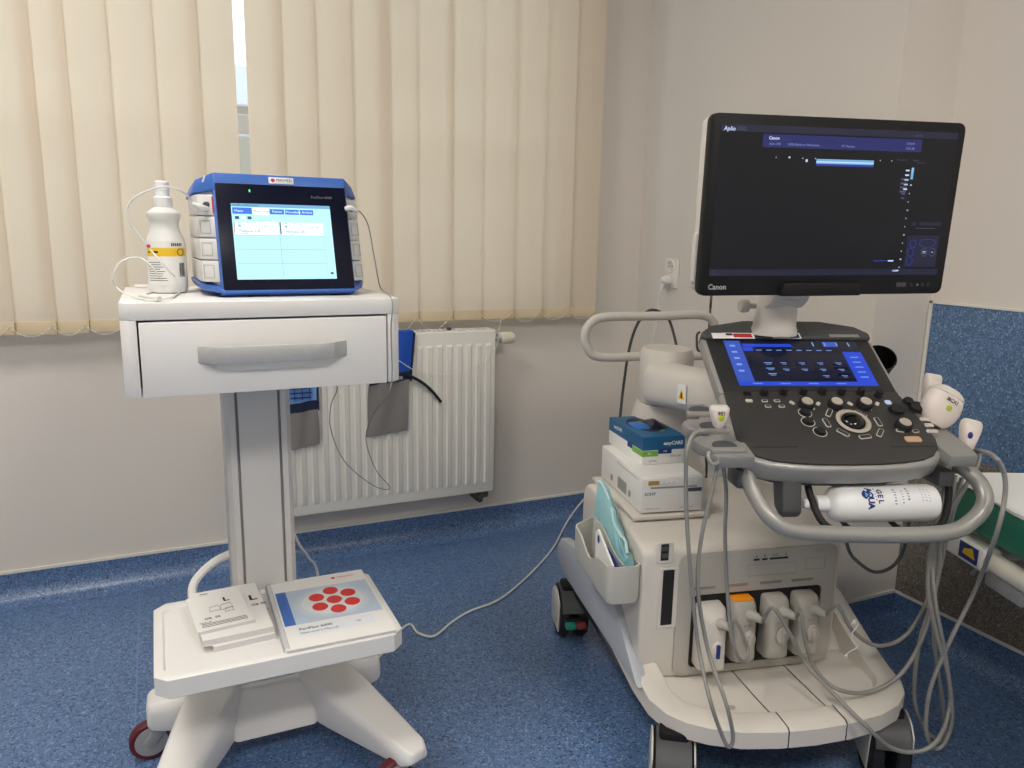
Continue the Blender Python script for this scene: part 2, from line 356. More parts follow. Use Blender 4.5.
# ------------------------------------------------------------------ vertical blinds
BY = 2.64; BZ0, BZ1 = .862, 2.58
def blind(edges, label, chain_spec):
    x0, x1 = edges[0], edges[-1]
    r = root('vertical_blind', T((x0+x1)/2, BY, BZ0), label, 'blind', 'vertical blinds at the window')
    add('head_rail', B().box(x0, x1, BY-.025, BY+.025, BZ1, BZ1+.045, bev=.004), m_winframe, r)
    ends = []
    for i in range(len(edges)-1):
        xr = edges[i+1]; wd = .127; sp = edges[i+1]-edges[i]; xl = xr-min(wd, sp+(.028 if i else 0))
        tw = .009+random.uniform(-.003, .004)
        yr, yl = BY-tw, BY+tw
        n = 8; R0 = []
        for z in (BZ0+.034, BZ1):
            ring = []
            for k in range(n+1):
                u = k/n; bow = .0015*(1-(2*u-1)**2)
                ring.append((xl+(xr-xl)*u, yl+(yr-yl)*u-bow, z))
            R0.append(ring)
        sl = add('slat', B().loft(R0, closed=False, caps=False), m_blind, r)
        h = B(); z1 = BZ0+.036; dz = random.uniform(-.003, .003)
        h.loft([[(xl+.001, yl-.003, z), (xr-.001, yr-.004, z), (xr-.001, yr+.001, z), (xl+.001, yl+.003, z)] for z in (BZ0+dz, z1)], bev=.0012)
        add('weight_pocket', h, m_hem, sl)
        ends.append((xr-.012, yr-.006))
    for (xa, ya), (xb, yb), sag in zip(ends, ends[1:], chain_spec):
        if sag is None: continue
        pts = []; b = B()
        for k in range(13):
            u = k/12; pts.append(Vector((xa+(xb-xa)*u, ya+(yb-ya)*u-.004, BZ0+.024-sag*(1-(2*u-1)**2))))
        b.tube(pts, .0007, n=5, sub=1)
        for p in pts: b.lens(p, .0024, .0024, .0024, seg=6)
        add('bead_chain', b, m_bead, r)
ex = lambda u: hit(u, 0, ID, 'y', BY).x
le = [ex(u) for u in (26, 61, 104, 150, 195, 231.5)]
while le[0] > -2.0: le.insert(0, le[0]-.106)
blind(le, 'cream vertical blind of wide cloth slats left of the narrow gap', [.03]*(len(le)-4)+[.055, .03, .03])
re_ = [ex(u) for u in (243.5, 279, 313, 349, 387, 416, 453, 484, 518, 548, 578, 606)]
blind(re_, 'cream vertical blind of wide cloth slats right of the narrow gap', [.03, .03, .02, .05, .055, None, .03, .035, .03, .03])

# long operating chain hanging across the radiator
b = B(); pts = [hit(u, v, ID, 'y', 2.575) for u, v in ((501, 318), (497, 345), (488, 359), (470, 369), (450, 374), (430, 374), (412, 369), (398, 360))]
b.tube(pts, .0008, n=5, sub=6)
P2 = []
for a, c in zip(pts, pts[1:]): P2 += [a+(c-a)*k/7 for k in range(7)]
for p in P2: b.lens(p, .0022, .0022, .0022, seg=6)
add('operating_chain', b, m_bead, [o for o in bpy.data.objects if o.name.startswith('vertical_blind')][-1])

# ------------------------------------------------------------------ radiator
RX0, RX1, RY, RZ0, RZ1 = .238, 1.128, 2.594, .205, .825
rad = root('radiator', T((RX0+RX1)/2, RY+.04, RZ0), 'white ribbed steel panel radiator on the wall beneath the blinds', 'radiator')
add('front_panel', B().box(RX0, RX1, RY, RY+.014, RZ0, RZ1, bev=.005), m_rad, rad)
add('back_panel', B().box(RX0+.01, RX1-.01, RY+.066, RY+.078, RZ0+.01, RZ1-.02, bev=.004), m_rad, rad)
add('side_cover', B().box(RX0-.002, RX0+.006, RY+.004, RY+.08, RZ0+.01, RZ1+.003, bev=.002), m_rad, rad)
add('side_cover', B().box(RX1-.006, RX1+.002, RY+.004, RY+.08, RZ0+.01, RZ1+.003, bev=.002), m_rad, rad)
b = B(); b.box(RX0, RX1, RY+.008, RY+.016, RZ1-.002, RZ1+.004); b.box(RX0, RX1, RY+.068, RY+.078, RZ1-.002, RZ1+.004)
for k in range(44):
    x = RX0+.015+k*(RX1-RX0-.03)/43; b.box(x-.004, x+.004, RY+.016, RY+.068, RZ1-.002, RZ1+.003)
add('top_grille', b, m_rad, rad)
t = B(); zz0, zz1 = RZ0+.035, RZ1-.045
t.loft([[(-.012, 0, zz0), (.012, 0, zz0), (.012, 0, zz1), (-.012, 0, zz1)], [(-.0075, -.0065, zz0+.012), (.0075, -.0065, zz0+.012), (.0075, -.0065, zz1-.008), (-.0075, -.0065, zz1-.008)]])
rib = mesh_of(t, ID, m_rad)
nr = 23
for k in range(nr): inst('rib', rib, rad, T(RX0+.03+k*(RX1-RX0-.06)/(nr-1), RY+.0005, 0))
b = B(); F = T(RX1+.002, RY+.03, .792) @ R(90, 'Y')
b.lathe([(.009, 0), (.009, .016), (.017, .018), (.017, .03)], F, 16)
add('valve_collar', b, m_steel, rad)
add('thermostat_head', B().lathe([(.019, .03), (.0215, .034), (.0225, .05), (.022, .075), (.017, .084), (.006, .086)], F, 20), m_valve, rad)
b = B(); b.box(RX1-.075, RX1-.012, RY+.02, RY+.06, RZ0-.03, RZ0+.012, bev=.004); b.tube([(RX1-.05, RY+.02, RZ0-.012), (RX1-.05, RY-.008, RZ0-.016)], .009, sub=1)
b.tube([(RX1-.035, RY+.04, RZ0-.02), (RX1-.035, RY+.045, RZ0-.05), (RX1-.035, RY+.1, RZ0-.055), (RX1-.035, WY, RZ0-.055)], .008)
add('lower_valve', b, m_brass, rad)
add('air_vent', B().lathe([(.008, 0), (.009, .008), (.004, .011)], T(.96, RY+.04, RZ1+.003), 12), m_grey, rad)
add('wall_bracket', B().box(RX0+.12, RX0+.16, RY+.078, WY, RZ0+.1, RZ1-.1), m_rad, rad)
add('wall_bracket', B().box(RX1-.16, RX1-.12, RY+.078, WY, RZ0+.1, RZ1-.1), m_rad, rad)
add('drain_plug', B().lathe([(.012, 0), (.012, .01)], T(RX0-.002, RY+.04, RZ0+.05) @ R(-90, 'Y'), 12), m_grey, rad)

# pressure cuffs hanging over the radiator
def cuff(x0, x1, z0, zm, mats, label, tilt, printed, hose):
    yb = RY-.008
    r = root('pressure_cuff', T((x0+x1)/2, yb, RZ1), label, 'pressure cuff', 'pressure cuffs on the radiator')
    def cloth(za, zb, nx=8, nz=8, seed=0):
        rings = []
        for side in (0, .006):
            pass
        f = []
        for i in range(nz+1):
            z = zb+(za-zb)*i/nz; q = (RZ1-z)
            f.append([(x0+(x1-x0)*k/nx+tilt*q+.004*sin(q*22+seed), yb-.004*sin(k*1.3+q*14+seed)-.002, z+.012*(k/nx-.5)*(1 if za < zm else .4)) for k in range(nx+1)])
        return [row+[(x, y-.005, zq) for x, y, zq in row[::-1]] for row in f]
    top = B().loft(cloth(zm, RZ1+.006)); top.box(x0, x1, yb-.006, RY+.03, RZ1+.005, RZ1+.012, bev=.002)
    o = add('cuff_top', top, mats[0], r)
    add('cuff_flap', B().loft(cloth(z0, zm, seed=.6)), m_cuffgrey, r)
    bb = B(); zb = cloth(zm-.002, zm+.03)
    bb.loft([[(x, y-.0015 if i > 8 else y, z) for i, (x, y, z) in enumerate(row)] for row in zb]); add('navy_band', bb, m_cuffnavy, r)
    q = RZ1-(zm+.015); Ft = XZ(T((x0+x1)/2+tilt*q, yb-.0135, zm+.013))
    if printed == 'band': add('lettering', B().text('-A RIESTER', .018, Ft, align='CENTER'), m_paper, r)
    else:
        g = B()
        for k in range(7): g.box(x0+.008+tilt*.1, x0+.05+random.random()*.03+tilt*.1, yb-.0145, yb-.0135, zm+.045+k*.016, zm+.05+k*.016)
        for k in range(3): g.box(x0+.02+k*.025, x0+.023+k*.025, yb-.0146, yb-.0135, zm+.04, zm+.15)
        add('printed_marks', g, m_navy, r)
    e = B()
    e.tube([(x1+.001+tilt*(RZ1-z), yb-.007, z) for z in (RZ1+.006, zm)], .004, sub=1, n=6); add('edge_binding', e, m_cuffnavy, r)
    if hose: add('hose', B().tube(hose, .0055, n=10), m_rub, r)
hz = [hit(u, v, ID, 'y', RY-.022) for u, v in ((405, 374), (418, 380), (430, 389), (441, 402))]
cuff(.665, .81, .475, .66, [m_cuffblue], 'bright blue and grey pressure cuff with a black hose hanging on the radiator', -.09, 'band', hz)
cuff(.372, .47, .455, .58, [m_cuffpale], 'pale blue printed and grey pressure cuff hanging on the radiator beside the cart column', 0, 'marks', None)

# ------------------------------------------------------------------ trolley
CX = .182
cart = root('medical_trolley', T(CX, 1.58, 0), 'white wheeled trolley with a drawer, grooved column, lower shelf and splayed legs', 'trolley')
X0, X1, FY, BYc, Z0, Z1 = -.062, .434, 1.47, 1.87, .884, 1.05
b = B(); th = .016
b.prism([(X0, FY+.015), (X0+.014, FY), (X1-.014, FY), (X1, FY+.015), (X1, BYc), (X0, BYc)], Z1-.03, Z1, bev=.001)
b.prism([(X0, FY+.015), (X0+.014, FY), (X0+.026, FY), (X0+.026, BYc), (X0, BYc)], Z0, Z1-.03, bev=.0015)
b.prism([(X1, FY+.015), (X1-.014, FY), (X1-.026, FY), (X1-.026, BYc), (X1, BYc)], Z0, Z1-.03, bev=.0015)
b.box(X0+.026, X1-.026, BYc-.015, BYc, Z0, Z1-.03); b.box(X0+.026, X1-.026, FY+.03, BYc-.015, Z0, Z0+.012)
add('drawer_box', b, m_cart, cart)
dr = add('drawer', B().box(X0+.029, X1-.029, FY-.002, FY+.016, Z0-.001, Z1-.034, bev=.002).box(X0+.032, X1-.032, FY+.016, BYc-.03, Z0+.02, Z0+.1), m_cart, cart)
hx0, hx1, hz0, hz1 = .058, .327, .941, .972
b = B()
prof = [(hx0, FY-.001), (hx0+.03, FY-.026), (hx0+.06, FY-.032), (hx1-.06, FY-.032), (hx1-.03, FY-.026), (hx1, FY-.001), (hx1-.01, FY-.001), (hx1-.035, FY-.02), (hx1-.062, FY-.025), (hx0+.062, FY-.025), (hx0+.035, FY-.02), (hx0+.01, FY-.001)]
b.prism(prof, hz0, hz1, bev=.001); add('drawer_handle', b, m_steel, dr, label='brushed metal bow handle')
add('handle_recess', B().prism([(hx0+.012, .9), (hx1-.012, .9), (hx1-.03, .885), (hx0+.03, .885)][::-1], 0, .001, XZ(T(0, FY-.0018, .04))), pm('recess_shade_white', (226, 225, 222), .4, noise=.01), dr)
# column
cw0, cw1, cy0, cy1, cz0, cz1 = .113, .251, 1.70, 1.80, .14, Z0+.01
g = .022
b = B(); b.prism([(cw0, cy0+.012), (cw0+.01, cy0), (cw0+g, cy0), (cw0+g, cy0+.008), (cw0+g+.006, cy0+.008), (cw0+g+.006, cy0), (cw1-g-.006, cy0), (cw1-g-.006, cy0+.008), (cw1-g, cy0+.008), (cw1-g, cy0), (cw1-.01, cy0), (cw1, cy0+.012), (cw1, cy1), (cw0, cy1)], cz0, cz1)
col = add('column', b, m_cart2, cart)
b = B()
for x in (cw0+g, cw1-g-.006): b.box(x, x+.006, cy0+.0075, cy0+.009, cz0, cz1)
add('groove_insert', b, m_groove, col)
add('column_brace', B().tube([(.118, 1.80, .435), (.08, 1.80, .42), (.045, 1.79, .395), (.03, 1.77, .375), (.03, 1.70, .355)], .010, n=8), m_cart, cart)
# shelf with raised rim and cut corners
sx0, sx1, sy0, sy1, sz = -.05, .414, 1.393, 1.71, .38
ch = .022
outl = [(sx0+ch, sy0), (sx1-ch, sy0), (sx1, sy0+ch), (sx1, sy1-ch), (sx1-ch, sy1), (sx0+ch, sy1), (sx0, sy1-ch), (sx0, sy0+ch)]
cxm, cym = (sx0+sx1)/2, (sy0+sy1)/2
def inset(pts, d): return [(x+(d if x < cxm else -d), y+(d if y < cym else -d)) for x, y in pts]
b = B(); t = outl; i1 = inset(outl, .016); i2 = inset(outl, .02)
b.loft([[(x, y, sz-.04) for x, y in inset(t, .003)], [(x, y, sz-.037) for x, y in t], [(x, y, sz-.002) for x, y in t], [(x, y, sz) for x, y in inset(t, .002)], [(x, y, sz) for x, y in i1], [(x, y, sz-.006) for x, y in i2]])
add('shelf', b, m_cart, cart)
add('shelf_bracket', B().box(.13, .234, 1.62, 1.705, sz-.07, sz-.04, bev=.003), m_cart2, cart)
# base: hub and four splayed legs
hubp = [(.085, 1.555), (.279, 1.555), (.30, 1.64), (.30, 1.80), (.064, 1.80), (.064, 1.64)]
b = B(); cxh = CX
b.loft([[(.095, 1.618, .065), (.269, 1.618, .065), (.29, 1.66, .065), (.29, 1.82, .065), (.074, 1.82, .065), (.074, 1.66, .065)],
        [(.095, 1.626, .095), (.269, 1.626, .095), (.29, 1.66, .10), (.29, 1.82, .10), (.074, 1.82, .10), (.074, 1.66, .10)],
        [(.112, 1.675, .15), (.252, 1.675, .15), (.262, 1.69, .152), (.262, 1.80, .152), (.102, 1.80, .152), (.102, 1.69, .152)]], bev=.006)
add('base_hub', b, m_cart, cart)
add('column_foot', B().prism([(cw0-.014, cy0-.014), (cw1+.014, cy0-.014), (cw1+.014, cy1+.014), (cw0-.014, cy1+.014)], .146, .162, bev=.006), m_cart, cart)
cast = [(-.045, 1.745), (.41, 1.745), (-.055, 1.415), (.418, 1.415)]
def leg(cx, cy, i):
    s = -1 if cx < CX else 1; front = cy < 1.6
    if front: a = Vector((CX+s*.115, 1.715, 0)); e = Vector((CX+s*.256, 1.375, 0)); tab = ((0, .062, .17, .062), (.3, .055, .158, .066), (.75, .04, .132, .076), (.94, .033, .122, .08), (1.0, .022, .112, .088))
    else: a = Vector((CX+s*.05, 1.735, 0)); e = Vector((CX+s*.262, 1.742, 0)); tab = ((0, .05, .17, .06), (.4, .05, .165, .07), (.85, .045, .152, .084), (.96, .041, .148, .088), (1.0, .032, .14, .094))
    d = (e-a).normalized(); nrm = Vector((-d.y, d.x, 0))
    rings = []
    for u, wd, zt, zb in tab:
        p = a+(e-a)*u
        rings.append([tuple(p+nrm*q+Vector((0, 0, z))) for q, z in ((-wd, zb), (wd, zb), (wd, zt-.018), (wd*.8, zt), (-wd*.8, zt), (-wd, zt-.018))])
    return B().loft(rings, bev=.006)
def caster(cx, cy, ang, parent):
    F = T(cx, cy, 0) @ R(ang, 'Z'); r_ = .045
    c = add('caster', B().box(-.012, .012, -.012, .012, .075, .1, F).prism([(-.014, .095), (.014, .098), (.046, .05), (.038, .034), (.024, .036)], -.019, -.015, YZ(F) if 0 else F @ Matrix(((1, 0, 0, 0), (0, 0, 1, 0), (0, 1, 0, 0), (0, 0, 0, 1))), bev=.001).prism([(-.014, .095), (.014, .098), (.046, .05), (.038, .034), (.024, .036)], .015, .019, F @ Matrix(((1, 0, 0, 0), (0, 0, 1, 0), (0, 1, 0, 0), (0, 0, 0, 1))), bev=.001), m_wheelgrey, parent)
    W = F @ T(.032, 0, r_) @ R(90, 'X')
    add('tyre', B().lathe([(.03, -.013), (.041, -.013), (.045, -.008), (.045, .008), (.041, .013), (.03, .013)], W, 28), m_burg, c)
    add('wheel_hub', B().lathe([(.004, -.0165), (.008, -.0165), (.01, -.014), (.034, -.0135), (.036, -.011), (.036, .011), (.034, .0135), (.01, .014), (.008, .0165), (.004, .0165)], W, 24), m_wheelgrey, c)
for i, (cx, cy) in enumerate(cast):
    add('leg', leg(cx, cy, i), m_cart, cart)
    caster(cx, cy, (185, 110, 215, 200)[i], cart)

# ------------------------------------------------------------------ blood-flow monitor on the trolley
FD = T(.2395, 1.553, Z1) @ R(2, 'Z')
dev = root('patient_monitor', FD, 'blue and grey tabletop monitor with bright touch screen on the trolley top', 'monitor')
FT = FD @ T(0, -.002, .008) @ R(-18, 'X')       # tilted front face: x right, z up the face, y into it
hwid, fh = .1285, .236
XZT = XZ(FT)
def dx(x, y, z): return FT @ Vector((x, y, z))
b = B(); b.box(-hwid, hwid, .002, .03, .0, fh, FT, bev=.004)
add('front_frame', b, m_blue, dev)
# body behind, blue top cover and base
b = B(); b.loft([[FD @ Vector(p) for p in q] for q in (
    [(-.125, .01, .02), (.125, .01, .02), (.125, .075, .218), (-.125, .075, .218)],
    [(-.150, .10, .02), (.150, .10, .02), (.150, .11, .205), (-.150, .11, .205)],
    [(-.150, .25, .02), (.150, .25, .02), (.150, .25, .19), (-.150, .25, .19)])], bev=.004)
add('housing', b, m_mod, dev)
b = B(); b.loft([[FD @ Vector(p) for p in q] for q in (
    [(-.127, .060, .200), (.127, .060, .200), (.127, .070, .234), (-.127, .070, .234)],
    [(-.164, .115, .194), (.164, .115, .194), (.154, .12, .222), (-.154, .12, .222)],
    [(-.164, .26, .186), (.164, .26, .186), (.154, .26, .212), (-.154, .26, .212)])], bev=.004)
add('top_cover', b, m_blue, dev)
b = B(); b.loft([[FD @ Vector(p) for p in q] for q in (
    [(-.128, -.004, .008), (.128, -.004, .008), (.128, -.002, .016), (-.128, -.002, .016)],
    [(-.158, .06, .010), (.158, .06, .010), (.163, .066, .026), (-.163, .066, .026)],
    [(-.158, .26, .010), (.158, .26, .010), (.163, .26, .026), (-.163, .26, .026)])], bev=.004)
add('base_tray', b, m_blue, dev)
sc = add('bezel', B().box(-hwid+.004, hwid-.003, -.003, .004, .006, fh-.02, FT, bev=.002), m_bezel, dev)
ux0, ux1, uz0, uz1 = -.099, .0905, .026, .176
def sq(b, x0, x1, z0, z1, mi, off=0):   # unit-coordinates on the lit area
    b.quad(ux0+(ux1-ux0)*x0, ux0+(ux1-ux0)*x1, uz0+(uz1-uz0)*z0, uz0+(uz1-uz0)*z1, .0034+off, XZT, mi)
b = B(); sq(b, 0, 1, 0, 1, 0)
screen = add('touch_screen', b, e_cyan, sc)
b = B(); O = .0002
sq(b, 0, 1, .955, 1, 4, O); sq(b, .01, .2, .86, .945, 2, O); sq(b, .205, .37, .85, .945, 1, O); sq(b, .375, .52, .865, .935, 2, O); sq(b, .53, .67, .865, .935, 2, O); sq(b, .68, .82, .865, .935, 2, O)
sq(b, .03, .07, .79, .83, 3, O); sq(b, .09, .13, .79, .83, 1, O); sq(b, .15, .19, .79, .83, 3, O)
for x in (.015, .475): sq(b, x, x+.435, .585, .76, 1, O)
sq(b, .012, .02, .585, .76, 5, O); sq(b, .462, .475, .6, .76, 3, O)
for z in (.58, .395, .21): sq(b, .015, .91, z-.003, z+.003, 0, O)
sq(b, .452, .457, .02, .58, 0, O); sq(b, .907, .91, .02, .76, 0, O); sq(b, .94, .97, .06, .09, 3, O)
for x in (.05, .51): sq(b, x+.005, x+.03, .69, .72, 0, 2*O)
add('screen_layout', b, [e_cyline, e_cyanw, e_tabblue, e_tabdark, e_ltblue, m_red], screen)
b = B()
def st(t, x, z, s, mi, al='LEFT'): b.text(t, s, XZT @ T(ux0+(ux1-ux0)*x, uz0+(uz1-uz0)*z, .0038), mi, al)
st('PeriFlux 6000 System', .02, .975, .0055, 0); st('Menu', .03, .9, .007, 1); st('Meas. screen', .215, .9, .0066, 0); st('Patient', .4, .9, .0066, 1); st('Procedure', .54, .9, .0066, 1); st('Archive', .7, .9, .0066, 1)
for x in (.03, .49): st('LDPM 1', x, .745, .0045, 0); st('Measurement line', x+.1, .745, .0045, 0); st('Add  Clear', x+.27, .7, .0045, 0); st('Halluxus DX' if x < .1 else 'Halluxus SX', x+.03, .635, .0075, 0); st('laser', x+.07, .605, .0045, 0)
add('screen_lettering', b, [e_tabdark, e_cyanw], screen)
b = B(); b.text('PeriFlux 6000', .0075, XZT @ T(.055, fh-.043, .0034)); add('model_lettering', b, m_inkg, sc)
add('brand_badge', B().box(-.024, .024, -.0022, .004, fh-.017, fh-.004, FT, bev=.0008), m_white, dev)
b = B(); b.text('PERIMED', .008, XZT @ T(-.010, fh-.0105, .0026)); b.lens((-.016, -.0022, fh-.0105), .004, .0006, .004, FT, 1); add('badge_lettering', b, [m_ink, m_red], dev)
add('power_light', B().lens((-.062, -.003, fh-.034), .0014, .001, .0028, FT), e_led, sc)
for x, y in ((-.12, .02), (.0, .015), (.10, .015), (-.12, .22), (.10, .22), (-.06, .015)):
    if y < .1 and x in (.0,): continue
    add('rubber_foot', B().box(x-.022 if x > -.1 else x-.012, x+.022 if x > -.1 else x+.014, y, y+.03, 0, .014, FD, bev=.002), m_rub, dev)
# side modules, four on each side, slanting back from the front frame
for sgn in (-1, 1):
    for k in range(4):
        z0 = .028+k*.0415; z1 = z0+.0395
        def yo(z): return .012+(z-.02)*.31
        b = B()
        p = lambda x, y, z: FD @ Vector((sgn*x, y, z))
        b.loft([[p(.126, yo(z)+.004, z), p(.156, yo(z)+.026, z), p(.160, yo(z)+.055, z), p(.160, .24, z), p(.126, .24, z)] for z in (z0, z1)], bev=.002)
        md = add('module', b, m_mod, dev)
        # blank cover plate outline on the slanted face
        d = Vector((.026, .026)).normalized()
        b = B()
        def fp(u, z, o=.0006): return p(.126+.030*u+.7*o, yo(z)+.004+.022*u-.7*o, z)
        za, zb = z0+.008, z1-.008
        if k < 3:
            loop = [fp(.35, za), fp(.9, za), fp(.9, zb), fp(.35, zb)]
            b.tube(loop, .0006, n=5, sub=1, cyc=True); add('cover_outline', b, m_groove, md)
        else:
            b.box(0, .0001, 0, .0001, 0, .0001, FD @ T(0, .2, .05))
            b = B(); c = fp(.45, (z0+z1)/2)
            b.lathe([(.006, -.004), (.006, .003), (.004, .004)], Matrix.Translation(c) @ R(-45 if sgn < 0 else 45, 'Z') @ R(90, 'X'), 14); add('probe_port', b, m_blue if sgn > 0 else m_grey, md)
            b = B(); b.loft([[fp(.03, za-.004), fp(.13, za-.004), fp(.13, za-.004, .0015), fp(.03, za-.004, .0015)], [fp(.03, zb+.004), fp(.13, zb+.004), fp(.13, zb+.004, .0015), fp(.03, zb+.004, .0015)]]); add('colour_mark', b, m_red if sgn < 0 else m_navy, md)
b = B(); b.tube([FD @ Vector(p) for p in ((-.06, .16, .206), (-.05, .16, .222), (-.02, .16, .229), (.02, .16, .229), (.05, .16, .222), (.06, .16, .206))], .010, n=10); add('carry_handle', b, m_mod, dev)
add('paper_tab', B().prism([(-.145, .0), (-.118, .0), (-.122, .008), (-.14, .014)], 0, .002, XZ(FD @ T(0, .09, .215))), m_paper, dev)

# probe cables of the monitor
def pix(pts, ax='y', F=ID): return [F @ hit(u, v, F, ax, k) for u, v, k in pts]
pl = FD @ Vector((-.145, .10, .166))
pts = pix([(196, 205, 1.63), (183, 192, 1.6), (168, 187, 1.59), (150, 190, 1.58), (133, 199, 1.58), (127, 211, 1.58), (132, 226, 1.58), (150, 249, 1.58), (168, 270, 1.58)])+pix([(183, 286, Z1+.004), (172, 297, Z1+.004), (150, 300, Z1+.004), (135, 297, Z1+.004)], 'z')+pix([(119, 290, 1.62), (113, 278, 1.62), (121, 262, 1.62), (140, 258, 1.62), (156, 272, 1.62)])+pix([(158, 288, Z1+.004), (141, 296, Z1+.005)], 'z')
r = root('laser_probe', T(*pts[0]), 'thin white probe cable looped beside the spray bottle, plugged into the monitor', 'cable')
add('cable', B().tube(pts, .0018, n=8), m_wcable, r)
add('plug', B().tube(pix([(207, 209, 1.618), (200, 207, 1.61), (192, 203, 1.61)]), .006, n=10, rs=[.0055, .0065, .003]), m_wcable, r)
a = hit(141, 296, ID, 'z', Z1+.005); c = hit(160, 299, ID, 'z', Z1+.006)
add('probe_body', B().tube([a, a+(c-a)*.5, c], .0045, n=10), m_wcable, r)
add('probe_clip', B().box(-.03, .03, -.006, .006, 0, .007, T(*hit(148, 288, ID, 'z', Z1)) @ R(-38, 'Z'), bev=.002), m_white, r)
add('red_bead', B().lens(hit(148.5, 246, ID, 'y', 1.58), .0035, .0035, .0035), m_red, r)
pts = pix([(350, 209, 1.60), (360, 212, 1.61), (368, 225, 1.62), (373, 250, 1.62), (378, 278, 1.62)])+pix([(381, 288.5, Z1+.003)], 'z')+pix([(392, 300, 1.465), (391, 330, 1.463), (392, 375, 1.463), (388, 395, 1.47), (374, 413, 1.6), (366, 440, 1.9), (376, 470, 2.1), (390, 488, 2.2), (374, 486, 2.2), (345, 462, 2.1), (331, 430, 2.0), (331, 405, 1.9), (337, 388, 1.8)])
pts.append(Vector((.36, 1.78, Z0+.004)))
r = root('laser_probe', T(*pts[0]), 'thin grey probe cable running down the right side of the trolley drawer', 'cable')
add('cable', B().tube(pts, .0013, n=8), m_cable, r)
add('plug', B().tube(pix([(345, 209, 1.60), (351, 208, 1.6), (358, 212, 1.605)]), .005, n=10, rs=[.0045, .0055, .0025]), m_wcable, r)

# spray bottle
FB = T(.022, 1.70, Z1) @ Matrix.Diagonal((.98, .98, .91, 1))
sb = root('spray_bottle', FB, 'white translucent disinfectant bottle with yellow label beside the monitor', 'bottle')
add('bottle_body', B().lathe([(.03, 0), (.036, .003), (.0375, .012), (.0375, .105), (.035, .118), (.029, .132), (.0265, .144), (.028, .156), (.032, .165), (.031, .172), (.022, .18), (.014, .185), (.013, .19)], FB, 32), m_bottle, sb)
add('cap', B().lathe([(.0165, .182), (.0175, .184), (.0175, .204), (.013, .207), (.0125, .218), (.0135, .219), (.0135, .236), (.010, .239)], FB, 24), m_liquid, sb)
def wrap(b, r_, z0, z1, a0, a1, mi=0, F=FB, n=18):
    b.loft([[(r_*cos(radians(a0+(a1-a0)*k/n)), r_*sin(radians(a0+(a1-a0)*k/n)), z) for k in range(n+1)] for z in (z0, z1)], F, closed=False, caps=False, mi=mi)
lb = B(); wrap(lb, .0379, .018, .112, 200, 335, 0); lbl = add('label', lb, m_paper, sb)
lb = B(); wrap(lb, .0381, .08, .098, 202, 333, 0); add('yellow_band', lb, m_yellow, lbl)
lb = B()
for k in range(9):
    a0 = 208; wrap(lb, .0382, .028+k*.0048, .0292+k*.0048, a0, a0+40+random.random()*22)
for k in range(9): wrap(lb, .0382, .036, .066, 305+k*2.4, 306+k*2.4+random.random(), n=2)
for k, a in enumerate((284, 290, 296, 302, 308, 314)): wrap(lb, .0382, .102, .108, a, a+4, n=2)
wrap(lb, .0383, .087, .090, 210, 218, n=4); wrap(lb, .0383, .087, .091, 228, 246, n=6)
for k in range(12):
    a = k*30; Fc = FB @ R(310, 'Z')
    lb.box(-.0004, .0004, -.0022, .0022, -.0006, .0006, FB @ R(312, 'Z') @ T(.0383, .007*sin(radians(a)), .089+.007*cos(radians(a))) @ R(-a, 'X'))
add('print', lb, m_ink, lbl, kind='stuff')

# booklets on the lower shelf
zb = sz-.006
def booklet(name, F, w_, d_, h_, label, text=True, big=False):
    r = root(name, F, label, 'booklet', 'booklets on the trolley shelf')
    add('pages', B().box(.001, w_-.001, .001, d_-.001, .0005, h_-.0007, F), m_page, r)
    add('cover', B().box(0, w_, 0, d_, 0, .0006, F).box(0, w_, 0, d_, h_-.0007, h_, F).box(w_-.0006, w_, 0, d_, 0, h_, F), m_paper, r)
    b = B(); z = h_+.0003
    if text:
        b.text('L', .026, F @ T(w_*.62, d_*.76, z), bold=.03); b.text('PERI IF   ', .008, F @ T(.008, d_*.2, z)); b.text('GB  SE', .011, F @ T(w_*.18, d_*.3, z), bold=.02)
        for k in range(3): b.quad(w_*.1, w_*.9, d_*.08+k*.006, d_*.08+k*.006+.0022, z, F)
        for cx, cy, s in ((.42, .55, 1), (.63, .55, 1.15), (.66, .45, .8)):
            x, y = w_*cx, d_*cy; q = .011*s
            b.tube([F @ Vector(p) for p in ((x-q, y-q, z), (x+q, y-q*.8, z), (x+q*.8, y+q, z), (x-q*.7, y+q*.8, z))], .0004, n=4, sub=1, cyc=True)
    else:
        b.text('L', .034, F @ T(w_*.8, d_*.66, z), bold=.03); b.text('GB SE', .012, F @ T(w_*.8, d_*.5, z), bold=.02); b.quad(w_*.12, w_*.24, d_*.93, d_*.945, z, F)
        for k in range(3): b.quad(w_*.1, w_*.75, d_*.83+k*.008, d_*.832+k*.008, z, F)
    add('print', b, m_ink, r)
booklet('booklet', T(.055, 1.468, zb) @ R(4, 'Z'), .118, .22, .013, 'thick white booklet at the bottom of the stack on the trolley shelf', False)
booklet('booklet', T(.036, 1.474, zb+.0132) @ R(3, 'Z'), .135, .218, .013, 'white booklet with a large letter L in the middle of the shelf stack', False)
booklet('booklet', T(.030, 1.497, zb+.0264) @ R(6, 'Z'), .108, .155, .008, 'small white instruction leaflet on top of the stack on the trolley shelf')
